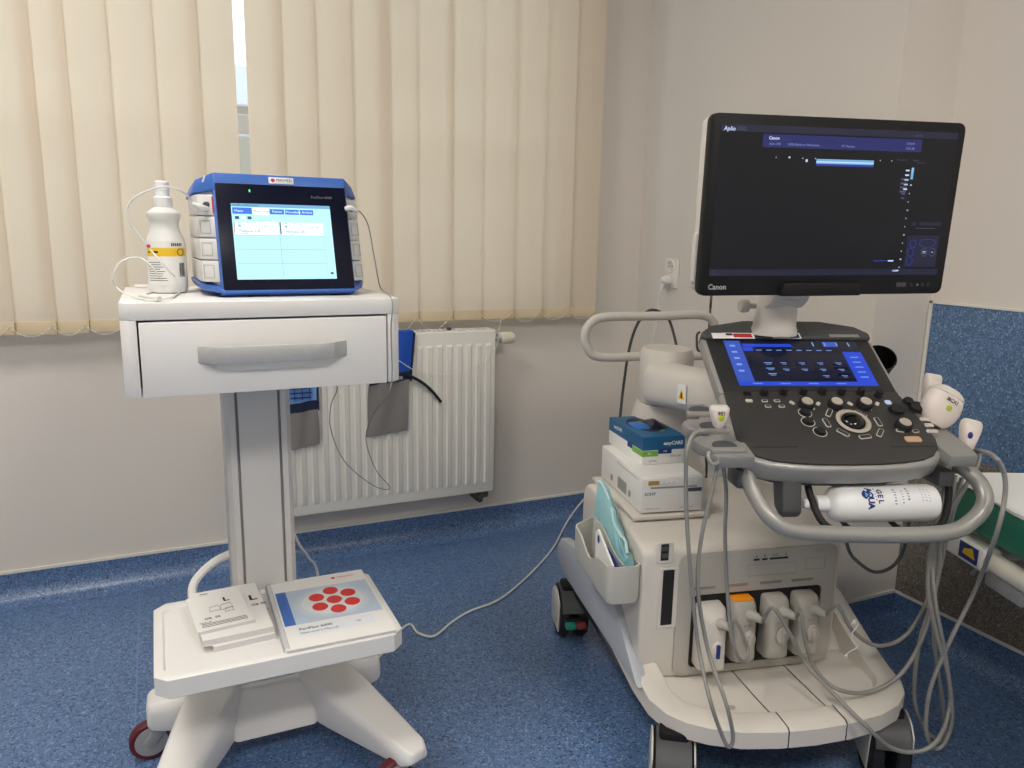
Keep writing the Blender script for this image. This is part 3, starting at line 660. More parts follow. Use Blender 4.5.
# spiral-bound manual
FMn = T(.180, 1.398, zb) @ R(-.5, 'Z'); mw_, md_, mh_ = .218, .308, .013
man = root('spiral_manual', FMn, 'spiral-bound operator manual with seven red ovals on the cover', 'manual')
add('pages', B().box(.004, mw_-.002, .002, md_-.002, .001, mh_-.001, FMn), m_page, man)
cv = add('cover', B().box(0, mw_, 0, md_, 0, .001, FMn).box(0, mw_, 0, md_, mh_-.001, mh_, FMn), m_paper, man)
z = mh_+.0003
b = B(); b.quad(.012, mw_-.004, .095, .252, z, FMn, 0); b.quad(.012, .034, .095, .252, z+.0001, FMn, 1)
def disc(b, x, y, rx, ry, z, F, mi, n=28): b.poly([(x+rx*cos(2*pi*k/n), y+ry*sin(2*pi*k/n), z) for k in range(n)], F, mi)
for k, q in enumerate((1.05, .98, .9, .8)): disc(b, .124, .174, .084*q, .072*q, z+.0001+.00003*k, FMn, (5, 6, 7, 3)[k], 40)
for k in range(7):
    a = radians(90+60*(k-1)) if k else 0; q = .039 if k else 0
    disc(b, .128+q*cos(a)*1.02, .178+q*sin(a)*1.15, .0165, .0185, z+.0003, FMn, 2)
b.quad(.03, mw_-.03, .046, .085, z+.0001, FMn, 4)
add('cover_print', b, [m_coverpale, m_coverblue, m_coverred, pm('cover_glow_white', (224, 230, 234), .5, noise=.03), pm('cover_label', (228, 232, 238), .6, noise=.02)]+[pm('cover_tint_%d' % k, (192+8*k, 208+5*k, 225+2*k), .5, noise=.03) for k in range(3)], cv)
b = B(); b.text('PeriFlux 6000', .012, FMn @ T(.036, .073, z+.0003), bold=.02); b.text("Operator's Manual", .010, FMn @ T(.036, .057, z+.0003)); b.text('GB', .008, FMn @ T(.15, .066, z+.0003)); b.text('PERIMED', .010, FMn @ T(.155, .284, z+.0003), 1); disc(b, .146, .284, .005, .005, z+.0003, FMn, 1, 14)
add('cover_lettering', b, [m_ink, m_coverred], cv)
b = B()
for k in range(34): 
    y = .008+k*.0088
    b.tube([FMn @ Vector((.004+.006*cos(a), y, .0075+.0105*sin(a))) for a in [q*pi/4 for q in range(8)]], .0008, n=5, sub=1, cyc=True)
add('spiral_binding', b, pm('coil_grey', (196, 200, 208), .3, metal=.5, noise=.05), man)

# white power cord of the trolley, up the column and over the floor to the wall
pts = [Vector((.252, 1.83, .88)), Vector((.262, 1.84, .7)), Vector((.258, 1.83, .5))]+pix([(298, 542, 1.85), (309, 558, 1.9), (318, 575, 1.95)])
pts += [Vector((.36, 1.93, .05)), Vector((.42, 1.86, .006))]+pix([(405, 626, .005), (418, 633, .005), (434, 636, .005), (452, 622, .005), (470, 611, .005), (500, 599, .005), (530, 574, .005), (553, 548, .005)], 'z')+pix([(568, 520, 2.64), (584, 497, 2.70)])
pts[-1].y = 2.69
pts.append(pts[-1]+Vector((.12, .0, .10)))
add('power_cord', B().tube(pts, .0035, n=8), m_wcable, at=tuple(pts[8]), label='white power cord running from the trolley column across the blue floor to the wall', cat='cord')

# ------------------------------------------------------------------ wall socket and cords
FO = T(NX, 2.482, 1.037) @ R(-90, 'Z')     # local x along the wall toward the camera, local -y into the room
so = root('wall_socket', FO, 'white double wall socket on the wall right of the blinds', 'socket')
def W(x, y, z): return Vector((NX-y, 2.482-x, 1.037+z))
add('cover_plate', B().box(NX-.01, NX, 2.482-.042, 2.482+.042, 1.037-.056, 1.037+.056, bev=.003), m_sock, so)
for dz in (.027, -.027):
    s_ = add('socket_ring', B().lathe([(.025, -.003), (.025, .0045), (.022, .0055), (.020, .0045), (.019, -.006)], T(NX-.01, 2.482, 1.037+dz) @ R(-90, 'Y'), 24), m_sock, so)
    if dz > 0:
        add('socket_face', B().lathe([(.001, 0), (.022, 0)], T(NX-.0085, 2.482, 1.037+dz) @ R(-90, 'Y'), 24), pm('socket_inner', (196, 194, 186), .5, noise=.03), s_)
        for dy in (-.0095, .0095): add('pin_hole', B().lathe([(.0026, 0), (.0026, .002)], T(NX-.0098, 2.482+dy, 1.037+dz) @ R(-90, 'Y'), 10), m_dark, s_)
        add('earth_pin', B().lathe([(.002, 0), (.002, .008)], T(NX-.0098, 2.482, 1.037+dz+.011) @ R(-90, 'Y'), 8), m_steel, s_)
pz = 1.037-.027
pts = [Vector((NX-.048, 2.482, pz-.02)), Vector((NX-.055, 2.482, pz-.045)), Vector((NX-.05, 2.50, .86)), Vector((NX-.04, 2.55, .7)), Vector((NX-.05, 2.6, .45)), Vector((NX-.04, 2.55, .2)), Vector((NX-.1, 2.45, .01)), Vector((NX-.25, 2.3, .005))]
pc = root('plug_and_cord', T(NX, 2.482, pz), 'white plug in the lower socket with a white cord hanging behind the machine', 'plug')
add('plug', B().lathe([(.019, .004), (.02, .01), (.02, .026), (.014, .036), (.010, .044)], T(NX-.01, 2.482, pz) @ R(-90, 'Y'), 20).tube([(NX-.036, 2.482, pz-.002), (NX-.044, 2.482, pz-.016), (NX-.05, 2.482, pz-.04)], .008, n=10, rs=[.011, .009, .005]), m_wcable, pc)
add('cord', B().tube(pts, .0042, n=8), m_wcable, pc)

# ================================================================== ultrasound machine
FM = T(1.171, 1.087, 0) @ R(-12.4, 'Z')
us = root('ultrasound_machine', FM, 'off-white wheeled ultrasound machine with large monitor and tilted control panel', 'ultrasound machine')
MY = lambda u, v, k: FM @ hit(u, v, FM, 'y', k)
def ml(u, v, y): return hit(u, v, FM, 'y', y)
# main body: side profile extruded across
prof = [(.172, .185), (.17, .49), (.185, .508), (.27, .519), (.55, .526), (.585, .52), (.606, .5), (.612, .47), (.612, .24), (.59, .2)]
b = B(); b.prism(prof, -.283, .212, YZ(FM), bev=.018, seg=3)
body = add('main_body', b, m_us, us)
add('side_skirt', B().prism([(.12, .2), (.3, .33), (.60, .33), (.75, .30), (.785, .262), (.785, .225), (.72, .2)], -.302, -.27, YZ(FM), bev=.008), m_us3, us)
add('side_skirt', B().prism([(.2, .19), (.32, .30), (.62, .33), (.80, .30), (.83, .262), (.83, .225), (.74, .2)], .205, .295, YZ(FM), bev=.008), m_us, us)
add('chassis', B().box(-.27, .2, .2, .76, .13, .2, FM, bev=.01).box(-.25, .27, .03, .2, .13, .16, FM), m_black, us)
# inset port panel with rounded recess
def rrect(x0, x1, y0, y1, r_, n=5):
    o = []
    for cx, cy, a0 in ((x1-r_, y1-r_, 0), (x0+r_, y1-r_, 90), (x0+r_, y0+r_, 180), (x1-r_, y0+r_, 270)):
        o += [(cx+r_*cos(radians(a0+90*k/n)), cy+r_*sin(radians(a0+90*k/n))) for k in range(n+1)]
    return o
fy = .17
o_ = rrect(-.198, .198, .192, .488, .022); i_ = rrect(-.161, .163, .21, .388, .014)
b = B(); XF = XZ(FM)
def ring3(pts, d): return [(x, z, d) for x, z in pts]
b.loft([ring3(o_, -fy-.0), ring3(o_, -fy+.004), ring3(rrect(-.195, .195, .195, .485, .02), -fy+.005), ring3(rrect(-.163, .165, .208, .39, .016), -fy+.005), ring3(i_, -fy+.003), ring3(i_, -fy+.001)], XF, caps=False)
pp = add('port_panel', b, m_us2, us)
add('port_recess', B().prism(i_, -fy+.0012, -fy+.0016, XF), m_dark, pp)
m_strip = pm('lamp_strip_grey', (140, 134, 126), .4, noise=.05)
for x in (-.135, -.055, .03, .11): add('port_lamp_strip', B().box(x-.027, x+.027, fy-.0062, fy-.0045, .403, .409, FM), m_strip, pp)
b = B()
for x0, x1 in ((-.018, -.004), (.003, .016), (.022, .068)): b.box(x0, x1, fy-.0065, fy-.0048, .462, .466, FM)
for x, tx in ((-.011, 'A'), (.009, 'B'), (.034, 'C D'), (.062, 'E')): b.text(tx, .009, XF @ T(x, .472, -fy+.0058), align='CENTER')
add('port_marking', b, m_ink, pp)
b = B(); b.tube([FM @ Vector((x, fy-.0052, z)) for x, z in ((-.03, .425), (.09, .425), (.09, .452), (-.03, .452))], .0006, n=4, sub=1, cyc=True); b.tube([FM @ Vector((x, fy-.0052, z)) for x, z in ((.115, .43), (.165, .43), (.165, .458), (.115, .458))], .0006, n=4, sub=1, cyc=True)
add('panel_line', b, m_groove, pp)
add('model_plate', B().text('i700', .012, XF @ T(.135, .474, -fy+.0058)), m_groove, pp)
# USB recess and slot on the left pillar
b = B()
def mb(u, v): p = ml(u, v, fy); return p.x, p.z
for (u0, v0, u1, v1) in ((661, 544, 668, 560), (663, 570, 671, 624)):
    x0, z1 = mb(u0, v0); x1, z0 = mb(u1, v1)
    fr = B(); fr.loft([ring3(rrect(x0-.008, x1+.012, z0-.008, z1+.004, .003), -fy+.0005), ring3(rrect(x0-.006, x1+.010, z0-.006, z1+.003, .003), -fy+.003), ring3(rrect(x0, x1, z0, z1, .002), -fy+.0025), ring3(rrect(x0, x1, z0, z1, .002), -fy+.001)], XF, caps=False)
    f_ = add('slot_frame', fr, m_us, body)
    add('slot', B().prism(rrect(x0, x1, z0, z1, .002), -fy+.001, -fy+.0022, XF), m_dark, f_)
    if v1 < 565:
        for q in (.3, .72): add('usb_port', B().box(x0+.003, x1-.003, fy-.004, fy-.002, z0+(z1-z0)*q-.005, z0+(z1-z0)*q+.005, FM), m_grey, f_)
# foot tray: U-shaped rim, three panels
base = [(-.292, .42), (-.296, .30), (-.293, .17), (-.285, .09), (-.268, .035), (-.24, .0), (-.20, -.028), (-.14, -.052), (-.06, -.066), (.02, -.07), (.10, -.066), (.18, -.052), (.24, -.028), (.285, .008), (.31, .05), (.32, .10), (.322, .18), (.316, .30), (.31, .42)]
def nrm_at(i):
    a = Vector(base[max(i-1, 0)]); c = Vector(base[min(i+1, len(base)-1)]); d = (c-a).normalized(); return Vector((-d.y, d.x))
def sstep(a, c, x): x = min(max((x-a)/(c-a), 0), 1); return x*x*(3-2*x)
def zr(p): return .2+.13*sstep(.08, .40, p[1])
rings = []
for off, dz, mode in ((.006, .155, 'a'), (-.0, .157, 'a'), (0, -.006, 'r'), (.007, 0, 'r'), (.05, .004, 'r'), (.056, .002, 'r'), (.064, .188, 'a'), (.12, .186, 'a')):
    ring = []
    for i, p in enumerate(base):
        n_ = nrm_at(i); q = Vector(p)+n_*off
        z = dz if mode == 'a' else zr(p)+dz
        if mode == 'a' and dz < .17: z = dz+.05*sstep(.06, .4, p[1])
        ring.append((q.x, q.y, z))
    rings.append(ring)
def tray():
    t = B(); t.loft(rings, FM, closed=False, caps=False)
    last = rings[-1]; n = len(last); h = n//2
    tm = bmesh.new(); vs = [tm.verts.new(p) for p in last]
    for i in range(h):
        j = n-1-i
        if i+1 >= j-1+1: break
        if i+1 == j-1: tm.faces.new((vs[i], vs[i+1], vs[j]))
        else: tm.faces.new((vs[i], vs[i+1], vs[j-1], vs[j]))
    bmesh.ops.recalc_face_normals(tm, faces=tm.faces)
    t._merge(tm, FM, 0)
    bmesh.ops.remove_doubles(t.bm, verts=t.bm.verts, dist=1e-5); bmesh.ops.recalc_face_normals(t.bm, faces=t.bm.faces)
    return t
cuts = [(-.045, -.0), (.088, 0)]
R3 = FM.to_3x3()
def cut(t, x, side):
    bmesh.ops.bisect_plane(t.bm, geom=t.bm.verts[:]+t.bm.edges[:]+t.bm.faces[:], dist=1e-6, plane_co=FM @ Vector((x, 0, 0)), plane_no=R3 @ Vector((1, 0, 0)), clear_outer=side > 0, clear_inner=side < 0)
for lo, hi in ((None, -.0465), (-.0435, .0865), (.0895, None)):
    t = tray()
    if lo is not None: cut(t, lo, -1)
    if hi is not None: cut(t, hi, 1)
    add('foot_tray', t, m_us, us)
add('tray_core', B().prism([(x*.965+.0005, y+.014) for x, y in base], .16, .178, FM), m_grey, us)
b = B(); disc(b, -.117, .04, .009, .008, .1885, FM, 0); add('tray_mark', b, m_us2, us)
# casters
def big_caster(x, y, ang, nm='caster'):
    F = FM @ T(x, y, 0) @ R(ang, 'Z'); r_ = .072
    Wd = F @ T(0, .0, r_) @ R(90, 'Y')
    c = add(nm, B().box(-.03, .03, -.03, .03, .12, .165, F, bev=.006), m_black, us)
    for s in (-1, 1):
        add('wheel', B().lathe([(.02, s*.012), (.066, s*.012), (.072, s*.017), (.072, s*.036), (.066, s*.042), (.03, s*.043), (.02, s*.04)], Wd, 32), m_rub, c)
        fr = [(.078*cos(radians(a)), r_+.078*sin(radians(a))) for a in range(-20, 165, 12)]; fi = [(.0745*cos(radians(a)), r_+.0745*sin(radians(a))) for a in range(-20, 165, 12)]
        add('wheel_cover', B().prism([(.074*cos(radians(a)), r_+.074*sin(radians(a))) for a in range(-40, 150, 10)]+[(-.05, .03)], s*.0435-.002, s*.0435+.002, YZ(F), bev=.001), m_us, c)
    add('fender', B().prism([(.083*cos(radians(a)), r_+.083*sin(radians(a))) for a in range(20, 161, 10)]+[(.076*cos(radians(a)), r_+.076*sin(radians(a))) for a in range(160, 19, -10)], -.036, .036, YZ(F)), m_grey, c)
    add('fork', B().box(-.009, .009, -.02, .02, .06, .15, F, bev=.003), m_black, c)
    return F, c
big_caster(-.25, .035, -22); big_caster(.255, .02, -24)
F, c = big_caster(-.268, .735, -6); big_caster(.26, .735, 10)
add('brake_pedal', B().box(-.03, .0, -.1, -.075, .062, .076, F, bev=.003), m_teal, c)
add('lock_pedal', B().box(.002, .03, -.1, -.075, .062, .076, F, bev=.003), pm('pedal_red', (130, 54, 50), .5, noise=.05), c)
add('pedal_arm', B().box(-.028, .028, -.078, -.06, .06, .085, F, bev=.003), m_black, c)
# storage bin on the left flank
bx0, bx1, by0, by1, bz0 = -.362, -.284, .17, .43, .38
def rr(x0, x1, y0, y1, r_): return rrect(x0, x1, y0, y1, r_, 3)
def wav(x, y):
    q = (x-bx0)/(bx1-bx0); u = (y-by0)/(by1-by0)
    return .468-.034*(1-q)*math.exp(-((u-.52)/.2)**2)+.03*q*sstep(.3, .9, u)
def dense(pts):
    o = []
    for i, p in enumerate(pts):
        c = pts[(i+1) % len(pts)]; n = max(1, int(math.dist(p, c)/.02)); o += [(p[0]+(c[0]-p[0])*k/n, p[1]+(c[1]-p[1])*k/n) for k in range(n)]
    return o
def sstep(a, c, x): x = min(max((x-a)/(c-a), 0), 1); return x*x*(3-2*x)
outer = dense(rr(bx0, bx1, by0, by1, .014)); cxb, cyb = (bx0+bx1)/2, (by0+by1)/2
inner = [(cxb+(x-cxb)*.91, cyb+(y-cyb)*.974) for x, y in outer]
b = B()
b.loft([[(cxb+(x-cxb)*.9, cyb+(y-cyb)*.97, bz0) for x, y in outer], [(x, y, bz0+.012) for x, y in outer], [(x, y, wav(x, y)) for x, y in outer], [(x, y, wav(x, y)) for x, y in inner], [(x, y, bz0+.012) for x, y in inner]], FM)
bn = add('storage_bin', b, m_bin, us)
b = B(); b.loft([[(cxb+.004*sin(k), by0+.004+.02*k, bz0+.01), (cxb+.003+.004*sin(k), by0+.004+.02*k, bz0+.01), (cxb+.003, by0+.004+.02*k, .466+.034*sstep(2, 9, k)), (cxb, by0+.004+.02*k, .466+.034*sstep(2, 9, k))] for k in range(12)], FM)
add('divider', b, m_bin, bn)
# contents of the bin
pk = root('mask_pack', FM @ T(-.308, .30, bz0+.013), 'teal plastic-wrapped pack standing in the side storage bin', 'pack')
def wrinkle(x0, x1, pts, nz=6):
    return pts
b = B(); ringsP = []
for k in range(11):
    u = k/10; y = .198+.20*u; zt = .482+.115*u-.02*(1-u)*sin(u*9)+.004*sin(k*2.2); zb_ = bz0+.014
    ringsP.append([(-.318+.002*sin(k*2), y, zb_), (-.294, y, zb_), (-.290+.003*sin(k*1.7), y, (zb_+zt)/2), (-.293+.004*sin(k), y, zt-.012), (-.305+.003*sin(k*2.7), y, zt+.003*sin(k*3)), (-.316, y, zt-.016), (-.319+.004*sin(k*2.3), y, (zb_+zt)/2)])
b.loft(ringsP, FM); add('wrapping', b, m_mask, pk)
add('folded_edge', B().tube([FM @ Vector((-.309+.005*sin(k*1.4), .2+.024*k, .486+.0135*k+.005*sin(k*2))) for k in range(9)], .0035, n=6), pm('mask_pale', (190, 220, 222), .25, noise=.1, nscale=40), pk)
for o_ in range(2): add('inner_fold', B().loft([[(-.312+.008*o_+.003*sin(k*3+o_), .2+.02*k, z) for z in (.41, .475+.011*k-.012*o_)]+[(-.309+.008*o_+.003*sin(k*3+o_), .2+.02*k, z) for z in (.475+.011*k-.012*o_, .41)] for k in range(9)], FM), m_mask, pk)
lf = root('leaflet', FM @ T(-.345, .22, bz0+.012), 'folded white leaflet with a blue mark in the side storage bin', 'leaflet')
add('sheet', B().prism([(.18, bz0+.013), (.29, bz0+.013), (.30, .50), (.285, .512), (.18, .468)], -.350, -.345, YZ(FM)), m_paper, lf)
b = B(); b.prism([(.275+.007*cos(radians(a)), .492+.010*sin(radians(a))) for a in range(0, 360, 30)], -.3508, -.3502, YZ(FM)); add('blue_mark', b, m_navy, lf)
lf = root('leaflet', FM @ T(-.333, .22, bz0+.012), 'dark blue booklet tucked between the bin divider and the white leaflet', 'leaflet')
add('sheet', B().prism([(.178, bz0+.013), (.26, bz0+.013), (.26, .478), (.178, .462)], -.337, -.332, YZ(FM)), m_navy, lf)

# printer platform, printer and glove box
b = B(); b.box(-.262, -.070, .288, .60, .524, .534, FM, bev=.003); add('printer_platform', b, m_us, us)
FPn = FM @ T(-.163, .30, .534)
pr = root('thermal_printer', FPn, 'small off-white video printer with amber display standing on the machine beneath the glove box', 'printer')
add('case', B().box(-.077, .077, .006, .29, .004, .09, FPn, bev=.002), m_white, pr)
fp_ = add('front_panel', B().box(-.077, .077, 0, .006, .004, .088, FPn, bev=.002), m_white, pr)
XP = XZ(FPn)
add('display', B().box(-.062, -.035, -.001, .001, .072, .082, FPn), m_amber, fp_)
bt = mesh_of(B().lathe([(.0042, 0), (.004, .0022), (.001, .0024)], None, 14), ID, m_white)
for x in (-.024, -.012, .0, .012, .03, .045, .06): inst('button', bt, fp_, FPn @ T(x, 0, .078) @ R(90, 'X'))
add('paper_slot', B().box(-.055, .062, -.0006, .002, .063, .067, FPn), m_groove, fp_)
add('dark_label', B().box(.03, .074, -.0008, .002, .052, .061, FPn), m_grey, fp_)
b = B(); b.text('SONY', .0105, XP @ T(-.07, .05, .0004), bold=.03); b.text('DIGITAL', .005, XP @ T(-.066, .014, .0004)); b.quad(-.05, -.03, .0135, .0142, .0004, XP); b.text('GRAPHIC PRINTER', .004, XP @ T(.02, .014, .0004))
add('lettering', b, m_inkg, fp_)
b = B()
for k in range(16): b.box(-.0782, -.0768, .03+k*.009, .035+k*.009, .079, .0806, FPn)
for y in (.07, .20): b.box(-.0782, -.0768, y, y+.012, .02, .034, FPn)
b.box(-.0778, -.0768, .1, .16, .016, .045, FPn); add('side_vent', b, m_groove, pr)
for x in (-.06, .06):
    for y in (.03, .26): add('rubber_foot', B().lathe([(.008, 0), (.008, .0042)], FPn @ T(x, y, 0), 12), m_rub, pr)
FG = FM @ T(-.203, .398, .6245) @ R(3, 'Z'); gw, gd, gh = .113, .215, .070
gb = root('glove_box', FG, 'blue and white box of disposable gloves lying on the printer', 'box')
bxo = add('carton', B().box(0, gw, 0, gd, 0, gh, FG, bev=.0012), m_paper, gb)
b = B(); b.box(-.0004, gw+.0004, -.0004, gd+.0004, gh*.52, gh+.0004, FG); add('blue_wrap', b, m_tealfilm, bxo)
for q in ((.042, .078, -.0008, 0, gh*.38, gh*.56, m_navy), (-.0008, .042, -.0008, 0, gh*.3, gh*.5, m_green), (-.0008, 0, -.0008, .06, gh*.3, gh*.5, m_green), (-.0008, 0, .06, .09, gh*.36, gh*.56, m_navy), (.052, .082, .05, .07, gh+.0004, gh+.0009, m_green)):
    add('colour_patch', B().box(*q[:6], FG), q[6], bxo)
b = B(); XG = XZ(FG); b.text('easyCARE', .0125, XG @ T(.055, gh*.75, .0009), bold=.03); b.text('easyCARE', .0125, FG @ T(-.0009, .18, gh*.78) @ R(-90, 'Z') @ R(90, 'X'), bold=.03); b.text('M', .009, XG @ T(.018, gh*.4, .0012), align='CENTER'); b.text('100', .007, XG @ T(.055, gh*.47, .0012))
add('white_lettering', b, m_paper, bxo, kind='stuff')
b = B(); b.text('gloves', .008, XG @ T(.018, gh*.14, .0009), shear=.3); b.text('nitrile 100', .007, XG @ T(.075, gh*.28, .0009)); add('grey_lettering', b, m_inkg, bxo, kind='stuff')
b = B(); op = [(gw*.5+.040*cos(a)*(1 if abs(cos(a)) < .9 else 1.05), gd*.55+.07*sin(a)) for a in [2*pi*k/20 for k in range(20)]]
b.prism(op, gh+.0003, gh+.001, FG); add('opening', b, m_black, bxo)
b = B(); rg = []
for k in range(11):
    u = k/10; y = gd*.32+u*.095; h = .014*sin(pi*u)
    rg.append([(gw*.62+.012*sin(u*3)+d, y, gh+.001+h*q) for d, q in ((-.02, 0), (-.008, .7), (.004, 1), (.02, .3), (.03, 0))])
b.loft(rg, FG, closed=False, caps=False); add('torn_film', b, pm('film_dark_blue', (16, 24, 48), .25, noise=.1), bxo)
b = B(); rg = []
for k in range(9):
    u = k/8; y = gd*.34+u*.08; h = .008*sin(pi*u)
    rg.append([(gw*.36+d, y, gh+.001+h*q) for d, q in ((-.022, 0), (-.01, .8), (.004, .9), (.02, .2))])
b.loft(rg, FG, closed=False, caps=False); add('glove', b, pm('glove_bright', (30, 110, 190), .35, noise=.1, nscale=60), bxo)

# rear column, swivel head and arm
b = B(); c0 = Vector((-.055, .62))
def ell(cx, cy, rx, ry, z, n=24): return [(cx+rx*cos(2*pi*k/n), cy+ry*sin(2*pi*k/n), z) for k in range(n)]
b.loft([ell(-.05, .63, .125, .12, .53), ell(-.05, .63, .105, .105, .57), ell(-.06, .62, .09, .095, .66), ell(-.060, .61, .073, .085, .735)], FM); add('rear_column', b, m_us, us)
b = B(); b.loft([ell(-.062, .605, .066, .078, .737), ell(-.062, .605, .069, .082, .742), ell(-.062, .605, .069, .082, .868), ell(-.062, .605, .062, .075, .884)], FM); sw = add('swivel_head', b, m_us, us)
pa, pb_ = Vector((-.10, .53, .80)), Vector((.06, .19, .81))
d = (pb_-pa).normalized(); nr_ = Vector((d.y, -d.x, 0)).normalized(); upv = nr_.cross(d)
b = B(); rg = []
for u, w2, h2, dz in ((-.12, .03, .04, 0), (-.08, .045, .055, .0), (0, .05, .058, 0), (.5, .048, .052, .0), (.9, .045, .044, -.004), (1.0, .035, .034, -.004)):
    p = pa+(pb_-pa)*u+Vector((0, 0, dz)); rg.append([tuple(p+nr_*(w2*(abs(cos(a))**.7)*(1 if cos(a) > 0 else -1))+upv*(h2*(abs(sin(a))**.7)*(1 if sin(a) > 0 else -1))) for a in [2*pi*k/20+.01 for k in range(20)]])
b.loft(rg, FM); arm = add('support_arm', b, m_us, us)
ac = FM @ pa
wl = B(); Fw = FM @ Matrix.Translation(pa+(pb_-pa)*.28) @ Matrix.Rotation(atan2(d.y, d.x), 4, 'Z')
wl.box(-.013, .013, -.0525, -.050, -.028, .018, Fw, mi=0); wl.prism([(-.010, -.018), (.010, -.018), (0, .008)], .0526, .053, XZ(Fw), mi=1)
wl.prism([(-.003, -.015), (.003, -.015), (.001, .0), (-.002, .0)], .0531, .0533, XZ(Fw), mi=2)
add('warning_label', wl, [m_paper, m_yellow, m_ink], arm)
b = B(); b.tube([FM @ Vector(p) for p in ((.06, .2, .80), (.07, .19, .84), (.07, .17, .875))], .045, n=16, sub=3); add('panel_pivot', b, m_us2, us)
# rear push handle
hy = .88; P_ = [ml(u, v, hy) for u, v in ((650, 356), (600, 357), (588, 348), (585, 335), (591, 323), (606, 317), (660, 316), (700, 315), (713, 322), (716, 338), (706, 354), (690, 356))]
b = B(); b.tube([FM @ p for p in P_], .0135, n=12, cyc=True, sub=5)
rh = add('rear_handle', b, m_us, us)
b = B()
for x in (-.01, .07): b.tube([FM @ Vector(p) for p in ((x, hy, .83), (x, .84, .7), (x, .76, .5))], .016, n=10); 
add('handle_strut', b, m_us, us)
b = B(); b.prism([(.70, .2), (.86, .22), (.86, .6), (.80, .75), (.76, .75), (.72, .55)], -.06, .12, YZ(FM), bev=.02, seg=3); add('rear_cover', b, m_us, us)
add('hook', B().tube([MY(u, v, .32) for u, v in ((704, 351), (699, 351), (697, 347), (697, 335), (700, 332))], .0028, n=8), m_grey, us)
# dark mains lead over the rear handle
pts = [MY(u, v, .93) for u, v in ((620, 418), (623, 390), (629, 350), (637, 325))]+[MY(u, v, .90) for u, v in ((648, 311), (660, 312), (670, 322))]+[MY(678, 352, .80)]
pts = [Vector((pts[0].x, pts[0].y+.03, .02)), Vector((pts[0].x-.01, pts[0].y+.02, .3))]+pts
add('equipment_lead', B().tube(pts, .0045, n=8), m_cable2, at=tuple(pts[0]), label='dark grey lead looped over the rear handle of the ultrasound machine', cat='cord')
pts = [MY(u, v, .9) for u, v in ((711, 300), (709, 330), (707, 370), (706, 400), (706, 455), (706, 480))]; pts.append(Vector((pts[-1].x, pts[-1].y, .01)))
pts.insert(0, MY(712, 285, .35))
add('equipment_lead', B().tube(pts, .004, n=8), m_cable2, at=tuple(pts[-1]), label='dark lead hanging straight down behind the monitor of the ultrasound machine', cat='cord')

# ------------------------------------------------------------------ control panel
FP = T(1.182, 1.009, 0) @ R(-20, 'Z')
AK, AS = degrees(atan2(.103, .19)), degrees(atan2(.09, .132))
FK = FP @ T(0, 0, .76) @ R(AK, 'X'); LK = math.hypot(.103, .19)
FS = FP @ T(0, .19, .863) @ R(AS, 'X'); LS = math.hypot(.09, .132)
half = [(0, 0), (.06, .001), (.11, .005), (.15, .012), (.178, .024), (.197, .045), (.204, .07), (.200, .11), (.189, LK)]
kout = [(-x, y) for x, y in half[:0:-1]]+half
kout2 = [(x*1.055, (y-.1)*1.1+.1 if y < .1 else y) for x, y in kout]
b = B(); b.prism(kout, -.02, 0, FK, bev=.003); kp_ = add('control_panel', b, m_key, us)
b = B(); b.prism(kout2, -.05, -.005, FK, bev=.009, seg=3); b.prism([(-.199, -.004), (.199, -.004), (.199, LS+.012), (-.199, LS+.012)], -.034, -.004, FS, bev=.006); pf = add('panel_frame', b, m_silver, us)
b = B(); b.prism([(x*.9, (y-.1)*.94+.1) for x, y in kout], -.075, -.04, FK, bev=.012, seg=3); b.box(-.15, .15, .02, LS-.01, -.085, -.03, FS, bev=.015); add('panel_underside', b, m_grey, us)
b = B(); b.box(-.189, .189, -.001, LS+.004, -.02, 0, FS, bev=.002); sp = add('touch_panel', b, m_key2, us)
b = B(); cap = [(-.196, LS+.002), (.196, LS+.002), (.198, LS+.02), (.17, LS+.044), (.09, LS+.062), (-.09, LS+.062), (-.17, LS+.044), (-.198, LS+.02)]
b.prism(cap, -.03, .006, FS, bev=.006, seg=3); cp_ = add('top_cap', b, m_grey, us)
def qs(u, v): p = hit(u, v, FS, 'z', .0062); return p.x, p.y
b = B()
for i, (u0, u1, mi) in enumerate(((713, 723, 0), (724, 753, 0), (773, 799, 0))):
    (x0, y0), (x1, y1) = qs(u0, 338.5), qs(u1, 333); b.quad(x0, x1, y0, y1, .0064, FS, 0)
(x0, y0), (x1, y1) = qs(734, 337.5), qs(751, 333.8); b.quad(x0, x1, y0, y1, .0067, FS, 1)
(x0, y0), (x1, y1) = qs(726, 335.5), qs(732, 333.5); b.quad(x0, x1, y0, y1, .0067, FS, 2)
(x0, y0), (x1, y1) = qs(776, 337.5), qs(786, 334); b.quad(x0, x1, y0, y1, .0067, FS, 3)
(x0, y0), (x1, y1) = qs(790, 338), qs(798, 334); b.quad(x0, x1, y0, y1, .0067, FS, 4)
(x0, y0), (x1, y1) = qs(830, 337), qs(858, 334.5); b.quad(x0, x1, y0, y1, .0064, FS, 5)
add('sticker', b, [m_paper, m_red, m_ink, pm('sticker_pink', (214, 150, 140), .5, noise=.1), m_navy, m_groove], cp_)
